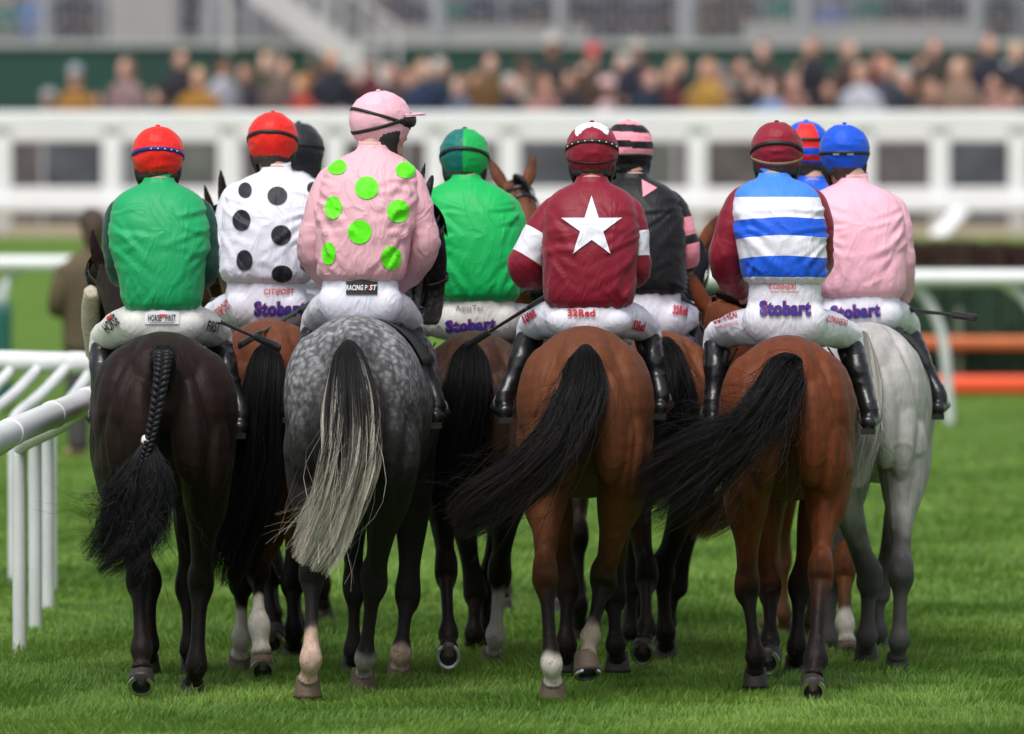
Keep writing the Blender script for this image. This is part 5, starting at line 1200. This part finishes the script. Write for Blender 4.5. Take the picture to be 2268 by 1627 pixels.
    V = np.array(grid); nv = V / np.linalg.norm(V, axis=1)[:, None]; thv = np.arctan2(V[:, 1], V[:, 0])
    low = sstep(-.02, -.085, V[:, 2])
    seam = np.abs(np.sin(thv * 3)) 
    V = V + nv * (rid(V * 22, sd + 9) * .0018 + rid(V * np.array([14, 14, 30.0]), sd + 3) * .0026 - .0022 * (seam < .06) * (V[:, 2] > -.02) + np.sin(thv * 34 + vnoise(V * 20, 4) * 2) * .0022 * low)[:, None]
    F = []; mm = []
    fun = cap[1] if cap and len(cap) > 1 else None
    for k in range(n2 - 1):
        for i in range(n1):
            a, b_ = k * n1 + i, k * n1 + (i + 1) % n1; F.append((a, a + n1, b_ + n1, b_))
            if fun: cq = (V[a] + V[b_] + V[a + n1] + V[b_ + n1]) / 4; mm.append(fun(cq))
            else: mm.append(0)
    F.append(tuple(range(n1 - 1, -1, -1))); mm.append(mm[0]); F.append(tuple(range((n2 - 1) * n1, n2 * n1))); mm.append(mm[-1])
    hm = MB(); hm.add(V, F, mm); hobj = hm.build('helmet', cap[0], root, loc=Vector(K)); hobj.rotation_euler = (Matrix.Rotation(-yr, 3, 'Z') @ Matrix.Rotation(R(tilt), 3, 'X')).to_euler(); hobj.scale = (hs * .975,) * 3
    bt_ = MB(); bt_.ell((0, 0, .126), (.011, .011, .006)); bt_.build('crown_button', cap[0][0], hobj)
    if peak:
        pk = MB(); rr = []
        for u in np.linspace(0, 1, 9):
            ring = []
            for t in np.linspace(R(32), R(148), 22):
                b0 = helmet_pt(t, 1.50, -.004); out = np.array((math.cos(t) * .3, math.sin(t), 0)); ring.append(b0 + out * .080 * u * max(math.sin((t - R(32)) / R(116) * math.pi), 0) ** .6 + np.array((0, 0, .014 * u - .016 * u ** 3 + .004)))
            ring += [q - np.array((0, 0, .006)) for q in ring[::-1]]; rr.append(ring)
        pk.rings(rr, 0); pk.build('peak', cap[0][0], hobj)
    for k, (c_, ph0, amp, w) in enumerate(straps): band(0, amp, w, ph0, c_, hobj, 'goggle_strap', g=.0045)
    # black padding at ears and nape, chin strap
    pd = MB()
    for s in (-1, 1):
        pd.limb([(s * .090, .012, -.04, .018, .05), (s * .088, .008, -.09, .018, .046), (s * .076, .016, -.132, .015, .034), (s * .062, .04, -.165, .010, .016)], n=18, sub=5)
    pd.limb([(-.084, -.02, -.10, .018, .012), (-.055, -.070, -.105, .018, .012), (0, -.088, -.100, .016, .010), (.055, -.070, -.105, .018, .012), (.084, -.02, -.10, .018, .012)], n=12, sub=6, lat=(0, 0, 1))
    pd.limb([(-.06, .04, -.165, .008, .005), (0, .075, -.185, .008, .005), (.06, .04, -.165, .008, .005)], n=8, sub=5, lat=(0, 1, 0))
    pm = remesh(pd, .007, 2); pm.materials.append(M_PAD); link('ear_padding', pm, hobj)
    hr = MB(); hr.ell((0, -.048, -.075), (.068, .062, .062)); hr.ell((0, -.055, -.12), (.045, .04, .035)); hr_me = remesh(hr, .008, 2); hr_me.materials.append(hairc); hi = link('hair', hr_me, root, loc=Vector(K)); hi.rotation_euler = hobj.rotation_euler
    r = Horse(); r.root = root; r.L = L_; r.jb = jb; r.bb = bb; r.jac = jac; r.bre = bre; r.H = H; r.C = C; r.K = K; r.helmet = hobj; r.base = base; r.d = d; r.at = at
    r.dec = lambda name, me, mat, px, py, on='jacket', off=.003, **k: decal(name, me, mat, jb if on == 'jacket' else bb, jac if on == 'jacket' else bre, L_(px, py, -.25), off=off, **k)
    return r
PX = 18.0 / 1024.0
def pxm(r, n): return n / FPX * r.d    # photograph pixels to metres at the rider
def dot(r, px, py, wx, wy, mat): r.dec('spot', disc(pxm(r, wx / 2), pxm(r, wy / 2)), mat, px, py, off=.0022)
M_BLUEPRINT = plain('print_blue', srgb(52, 45, 140), .6, .05); M_REDPRINT = plain('print_red', srgb(190, 35, 45), .6, .05); M_BLACKPRINT = plain('print_black', (.02, .02, .022), .6, .05); M_WHITEPRINT = plain('print_white', (.8, .8, .82), .6, .03)
M_GREYPRINT = plain('print_grey', (.07, .07, .08), .6, .05)
def word(r, s, px, py, wpx, hpx, mat, on='breeches', bold=.0, outline=None, tilt=0.0, shear=0, off=.0048, name='lettering', u=None, dirn=(0, 1, 0), curve=0, ghost=0):
    if ghost: word(r, s, px + 1.6, py - .6, wpx, hpx, M_REDPRINT, on, bold, None, tilt, shear, off - .0012, 'lettering_edge')
    me = text_mesh(s, 1.0, bold, 1, shear); V = co(me); mn, mx = V.min(0), V.max(0)
    W, Hh = pxm(r, wpx), pxm(r, hpx)
    V[:, 0] = (V[:, 0] - (mn[0] + mx[0]) / 2) / (mx[0] - mn[0]) * W; V[:, 1] = (V[:, 1] - (mn[1] + mx[1]) / 2) / (mx[1] - mn[1]) * Hh
    V[:, 1] += -curve * (V[:, 0] / W * 2) ** 2 * Hh
    if tilt: a = R(tilt); V[:, 0], V[:, 1] = V[:, 0] * math.cos(a) - V[:, 1] * math.sin(a), V[:, 0] * math.sin(a) + V[:, 1] * math.cos(a)
    setco(me, V); return r.dec(name, me, mat, px, py, on=on, off=off)

GREEN = silk('emerald_silk', srgb(18, 158, 94), .5); GREEN2 = silk('bright_green_silk', srgb(0, 176, 86), .5); DKGREEN = silk('bottle_green_silk', srgb(8, 66, 54), .5)
TEAL = silk('teal_silk', srgb(10, 110, 105), .5); CAPGREEN = silk('cap_green', srgb(10, 170, 80), .35); WHITES = silk('white_silk', (.78, .78, .88), .6)
PINK = silk('pink_silk', srgb(230, 176, 188), .75); PINKPALE = silk('pale_pink_silk', srgb(240, 180, 198), .5); MAROON = silk('maroon_silk', srgb(128, 14, 40), .5); BLACKS = silk('black_silk', (.0035, .004, .006), .35)
BLUE = silk('blue_silk', srgb(22, 92, 222), .5); LBLUE = silk('yoke_blue_silk', srgb(62, 132, 224), .5); RED = silk('red_silk', srgb(238, 36, 28), .3); CAPPINK = silk('cap_pink', srgb(240, 184, 200), .35); CAPBLUE = silk('cap_blue', srgb(12, 84, 216), .25)
CAPMAROON = silk('cap_maroon', srgb(140, 22, 46), .3); CAPBLACK = silk('cap_black', (.014, .016, .02), .35); LIME = silk('lime_silk', srgb(96, 240, 20), .5); STRIPEPINK = silk('stripe_pink', srgb(240, 150, 165), .4); YELLOW = silk('yellow_silk', srgb(235, 190, 30), .5)
NAVYS = silk('navy_strap', srgb(22, 40, 120), .1)
STRAP = plain('black_elastic', (.010, .010, .011), .55, .1); TANSTRAP = plain('tan_elastic', (.35, .22, .12), .6, .1)

# rider on the near-black horse
r = make_rider('J1', 'jockey in a plain green jacket dark green sleeves, red cap with blue band', HA, (358, 679), (352, 402), (350, 341), (.170, .222, .232), (236, 585), (480, 590), GREEN, DKGREEN,
    helmet=None, cap=([RED],), straps=((NAVYS, 1.66, .24, .075),), breech=M_BREECH_CREAM, kneeL=(232, 748), kneeR=(482, 742), bootL=(218, 905), bootR=(532, 915), tilt=-2)
tagm = poly([(-.075, -.027), (.075, -.027), (.075, .024), (0, .032), (-.075, .024)]); r.dec('badge', tagm, plain('badge_white', (.72, .72, .74), .5, .03), 356, 706, on='breeches', off=.003)
word(r, 'HORSE   FIRST', 356, 706, 60, 14, M_BLACKPRINT, bold=.02, off=.0055); word(r, '~~', 358, 701, 16, 9, M_REDPRINT, bold=.05, off=.006, name='emblem'); word(r, 'www.horsefirst.net', 356, 716, 52, 4, M_BLACKPRINT, off=.006)
word(r, 'HORSE', 240, 722, 40, 26, M_BLACKPRINT, tilt=42, bold=.03); word(r, 'FIRST', 466, 728, 26, 24, M_BLACKPRINT, tilt=-14, bold=.03); word(r, '~', 236, 708, 16, 12, M_REDPRINT, tilt=40, bold=.06, name='emblem')
J1 = r
r = make_rider('J2', 'jockey in a white jacket with black spots and a red cap with a black strap', HB, (590, 620), (612, 378), (604, 308), (.205, .225, .236), (474, 560), (742, 560), WHITES, cap=([RED],), straps=((STRAP, 1.66, .30, .072),), yaw=6,
    kneeL=(478, 700), kneeR=(720, 700), tilt=-4, bootL=(505, 850), bootR=(700, 850))
for q in ((540, 423, 30, 34), (612, 435, 44, 40), (533, 489, 40, 46), (621, 522, 44, 44), (540, 578, 36, 46), (623, 608, 46, 38), (690, 418, 26, 26)): dot(r, *q, silk('spot_black', (.016, .018, .026), .4))
for q in ((684, 495, 36, 46), (680, 580, 36, 46)): dot(r, *q, silk('spot_black', (.016, .018, .026), .4))
word(r, 'CITIPOST', 616, 648, 66, 13, M_REDPRINT, bold=.02); word(r, 'Stobart', 617, 686, 112, 34, M_BLUEPRINT, bold=.055, ghost=1); word(r, 'CITIPOST', 488, 690, 52, 20, M_REDPRINT, tilt=42, bold=.02)
J2 = r
r = make_rider('J3', 'jockey in a pink jacket with lime spots, pink peaked cap turned to the right', HC, (798, 614), (826, 330), (842, 265), (.190, .222, .245), (662, 545), (970, 540), PINK, cap=([CAPPINK],), yaw=70, hs=1.03, folds=46,
    straps=((STRAP, 1.74, -.22, .060), (STRAP, 1.52, .42, .055)), kneeL=(700, 712), kneeR=(905, 712), bootL=(640, 880), bootR=(966, 892), tilt=4, wristL=(745, 640), wristR=(880, 640))
for q in ((744, 371, 44, 34), (898, 378, 46, 36), (811, 417, 52, 50), (737, 461, 38, 50), (881, 469, 48, 50), (796, 515, 52, 52), (727, 563, 30, 50), (866, 573, 44, 52)): dot(r, *q, LIME)
bk = poly([(-.068, -.030), (.068, -.030), (.068, .026), (0, .036), (-.068, .026)]); r.dec('badge', bk, M_BLACKPRINT, 800, 639, on='breeches', off=.003)
word(r, 'RACING P', 789, 639, 46, 12, M_WHITEPRINT, bold=.03, shear=.2, off=.006); word(r, 'O', 817, 639, 10, 12, M_REDPRINT, bold=.03, shear=.2, off=.006); word(r, 'ST', 825, 639, 16, 12, M_WHITEPRINT, bold=.03, shear=.2, off=.0065)
J3 = r
g = MB()
g.limb([(-.085, .075, -.012, .026, .018), (-.055, .125, -.012, .032, .020), (0, .142, -.012, .026, .018), (.055, .125, -.012, .032, .020), (.085, .075, -.012, .026, .018)], n=16, sub=5, lat=(0, 0, 1)); g.build('goggles', M_BOOT, r.helmet)
r = make_rider('J4', 'jockey in a plain bright green jacket with a cap halved in teal and green', HD, (1060, 660), (1032, 395), (1029, 343), (.190, .225, .240), (948, 590), (1178, 600), GREEN2, GREEN2, cap=([TEAL, CAPGREEN], lambda c: 1 if c[0] > 0 else 0), straps=((STRAP, 1.74, .36, .072),), breech=M_BREECH_CREAM, tilt=-3, yaw=4)
word(r, 'AquaTec', 1040, 686, 62, 15, M_GREYPRINT); word(r, 'Stobart', 1042, 722, 110, 28, M_BLUEPRINT, bold=.055, ghost=1, tilt=4)
r = make_rider('J5', 'jockey in a maroon jacket with a big white star and white armbands', HE, (1304, 674), (1311, 400), (1311, 332), (.190, .212, .236), (1130, 590), (1438, 588), MAROON, MAROON, WHITES, ((.26, .44),), cap=([CAPMAROON, WHITES], lambda c: 1 if (c[2] > .02) and (lambda a, rr_: rr_ < .076 + .038 * abs(((a * 5 / (2 * math.pi)) % 1) - .5) * 2)(math.atan2(c[1], c[0]) + .942, math.hypot(c[0], c[1]))  else 0),
    straps=((STRAP, 1.62, .34, .072), (STRAP, 1.86, -.22, .03)), kneeL=(1178, 725), kneeR=(1432, 728), bootL=(1118, 880), bootR=(1462, 872), tilt=-2)
r.dec('star', star(pxm(r, 70)), WHITES, 1311, 506, off=.003, maxlen=.01)
word(r, '32Red', 1288, 695, 60, 16, M_REDPRINT, bold=.05); word(r, '32Red', 1172, 705, 34, 20, M_REDPRINT, tilt=35, bold=.05); word(r, '32Red', 1416, 725, 28, 22, M_REDPRINT, tilt=-15, bold=.05)
# studs on the band
for k in range(9):
    t = R(270 - 64 + k * 16); ph = 1.62 + .34 * math.sin(t); s_ = MB(); s_.ell(helmet_pt(t, ph, .005), (.0035, .0035, .0035), n=10, k=6); s_.build('stud', M_WHITEPRINT, r.helmet)
J5 = r
for k in range(5):
    t = R(270 - 12 + k * 15); ph = 1.66 + .24 * math.sin(t); s_ = MB(); s_.ell(helmet_pt(t, ph, .005), (.0035, .0035, .0035), n=10, k=6); s_.build('stud', M_WHITEPRINT, J1.helmet)
r = make_rider('J6', 'jockey in a black jacket with pink hooped sleeves and a pink and black striped cap', HF, (1430, 645), (1402, 392), (1392, 326), (.185, .215, .24), (1300, 560), (1546, 558), BLACKS, BLACKS, STRIPEPINK, ((.25, .37), (.45, .57), (.64, .72)),
    cap=([STRIPEPINK, BLACKS], lambda c: 1 if ((c[2] + .05 * c[0] < .105) and (c[2] + .05 * c[0] > .068)) or (-.008 < c[2] + .05 * c[0] < .026) or c[2] < -.05 else 0), straps=((STRAP, 1.95, .05, .060),), kneeL=(1330, 705), kneeR=(1530, 700), bootR=(1548, 830), bootL=(1300, 850), tilt=-2, hairc=M_PAD)
pt = poly([(-.035, .05), (.035, .012), (-.03, -.03)]); r.dec('shoulder_patch', pt, STRIPEPINK, 1440, 424, off=.003)
word(r, '32Red', 1508, 690, 34, 20, M_REDPRINT, tilt=-8, bold=.05); word(r, 'Stobart', 1400, 705, 70, 24, M_BLUEPRINT, bold=.055, ghost=1)
LB = srgb(60, 130, 225)
r = make_rider('J7', 'jockey in blue and white hoops with maroon sleeves and a plain maroon cap', HG, (1738, 622), (1715, 390), (1720, 331), (.180, .205, .215), (1574, 570), (1842, 540), BLUE, MAROON, cap=([CAPMAROON],), straps=((STRAP, 1.72, .32, .072), (TANSTRAP, 1.84, -.32, .055)),
    stripes=([LBLUE, WHITES, BLUE], (438, 486, 528, 573, 614), (0, 1, 2, 1, 2, 1)), kneeL=(1592, 742), kneeR=(1880, 745), bootL=(1578, 905), bootR=(1925, 905), tilt=-4, wristL=(1640, 650), wristR=(1820, 600))
word(r, 'CONNEXI', 1735, 637, 58, 12, M_REDPRINT, bold=.01); word(r, 'www.connexi.co', 1740, 648, 62, 6, M_REDPRINT); word(r, 'Stobart', 1741, 685, 112, 34, M_BLUEPRINT, bold=.055, ghost=1)
word(r, 'CONNEXI', 1610, 706, 54, 18, M_REDPRINT, tilt=20, bold=.02); word(r, 'www.connexi.co', 1615, 724, 50, 10, M_REDPRINT, tilt=18); word(r, 'CONNEXI', 1858, 715, 50, 14, M_REDPRINT, tilt=-16, bold=.02)
r = make_rider('J9', 'jockey in a plain pale pink jacket and a royal blue cap', HI, (1908, 652), (1890, 402), (1870, 333), (.200, .222, .232), (1800, 560), (2024, 590), PINKPALE, cap=([CAPBLUE],), straps=((STRAP, 1.70, .02, .060),), kneeL=(1800, 720), kneeR=(2008, 722), bootL=(1800, 850), bootR=(2078, 875), tilt=-1, yaw=2, wristR=(2000, 660))
word(r, 'Stobart', 1897, 692, 108, 32, M_BLUEPRINT, bold=.055, ghost=1, tilt=4); 
for q in (-26, 18): 
    me = text_mesh('uvex', .016, .03); V = co(me); out = []
    for p_ in V:
        t = R(270) + (p_[0] + q * .0016) / .125; out.append(helmet_pt(t, 1.72 - p_[1] / .13, .0065))
    setco(me, np.array(out)); me.materials.clear(); me.materials.append(plain('print_silver', (.5, .5, .5), .4)); link('lettering', me, r.helmet)
J9 = r
r = make_rider('J8', 'jockey with a blue and red hooped cap and blue jacket between two nearer riders', HH, (1795, 650), (1797, 405), (1785, 325), (.18, .205, .215), (1690, 560), (1895, 560), BLUE, cap=([CAPBLUE, RED], lambda c: 1 if (-.012 < c[2] < .030) or (-.075 < c[2] < -.045) or (c[2] > .03 and math.sin(math.atan2(c[1], c[0]) * 3 + .0) > .25 and c[2] < .11) else 0), straps=((STRAP, 1.42, .08, .060),), tilt=-3)
r = make_rider('J10', 'jockey in a white spotted jacket and plain black cap, mostly behind the red capped rider', HM, (655, 632), (655, 388), (661, 332), (.18, .2, .21), (560, 550), (760, 550), WHITES, cap=([CAPBLACK],), yaw=14, straps=((STRAP, 1.5, .1, .060),), tilt=-2, hs=1.1)
r = make_rider('J11', 'jockey in a dark navy jacket with yellow marks, almost hidden by the star jacket', HK, (1345, 645), (1345, 402), (1340, 340), (.2, .222, .25), (1240, 560), (1455, 560), silk('navy_silk', (.02, .03, .07), .4), cap=([YELLOW],), straps=((STRAP, 1.5, .1, .060),))

# ---------- whips, reins
def whip(label, a, b, r0=.009, r1=.006):
    A_, B_ = P(*a), P(*b); o = empty('riding_whip', A_, label, 'whip', 'riding whips held by the jockeys'); D = np.array(B_ - A_)
    m = MB(); m.limb([(0, 0, 0, r0 * 1.3, r0 * 1.3), tuple(D * .2) + (r0 * 1.15, r0 * 1.15), tuple(D * .24) + (r0, r0), tuple(D * .78) + (r1, r1)], n=12, sub=4, lat=(.1, 1, .2)); m.build('shaft', M_LEATHER, o)
    m = MB(); m.limb([tuple(D * .70) + (.016, .006), tuple(D * .85) + (.017, .0065), tuple(D) + (.017, .0065)], n=12, sub=4, lat=(0, .1, 1)); m.build('flap', M_LEATHER, o)
whip('black riding whip of the jockey in plain green, slanting down to the right', (440, 692, 37.9), (620, 771, 37.25), .010)
whip('black riding whip of the spotted white jacket, slanting down to the left', (690, 672, 38.6), (529, 766, 37.6), .010)
whip('black riding whip of the star jacket rider, slanting down over a brown rump', (1205, 660, 37.7), (1032, 768, 37.9))
whip('black riding whip of the black and pink rider, crossing towards the maroon sleeve', (1460, 636, 39.9), (1585, 700, 39.5))
whip('black riding whip of the pale pink rider, pointing out to the right', (1990, 684, 39.5), (2162, 704, 38.9), .010)
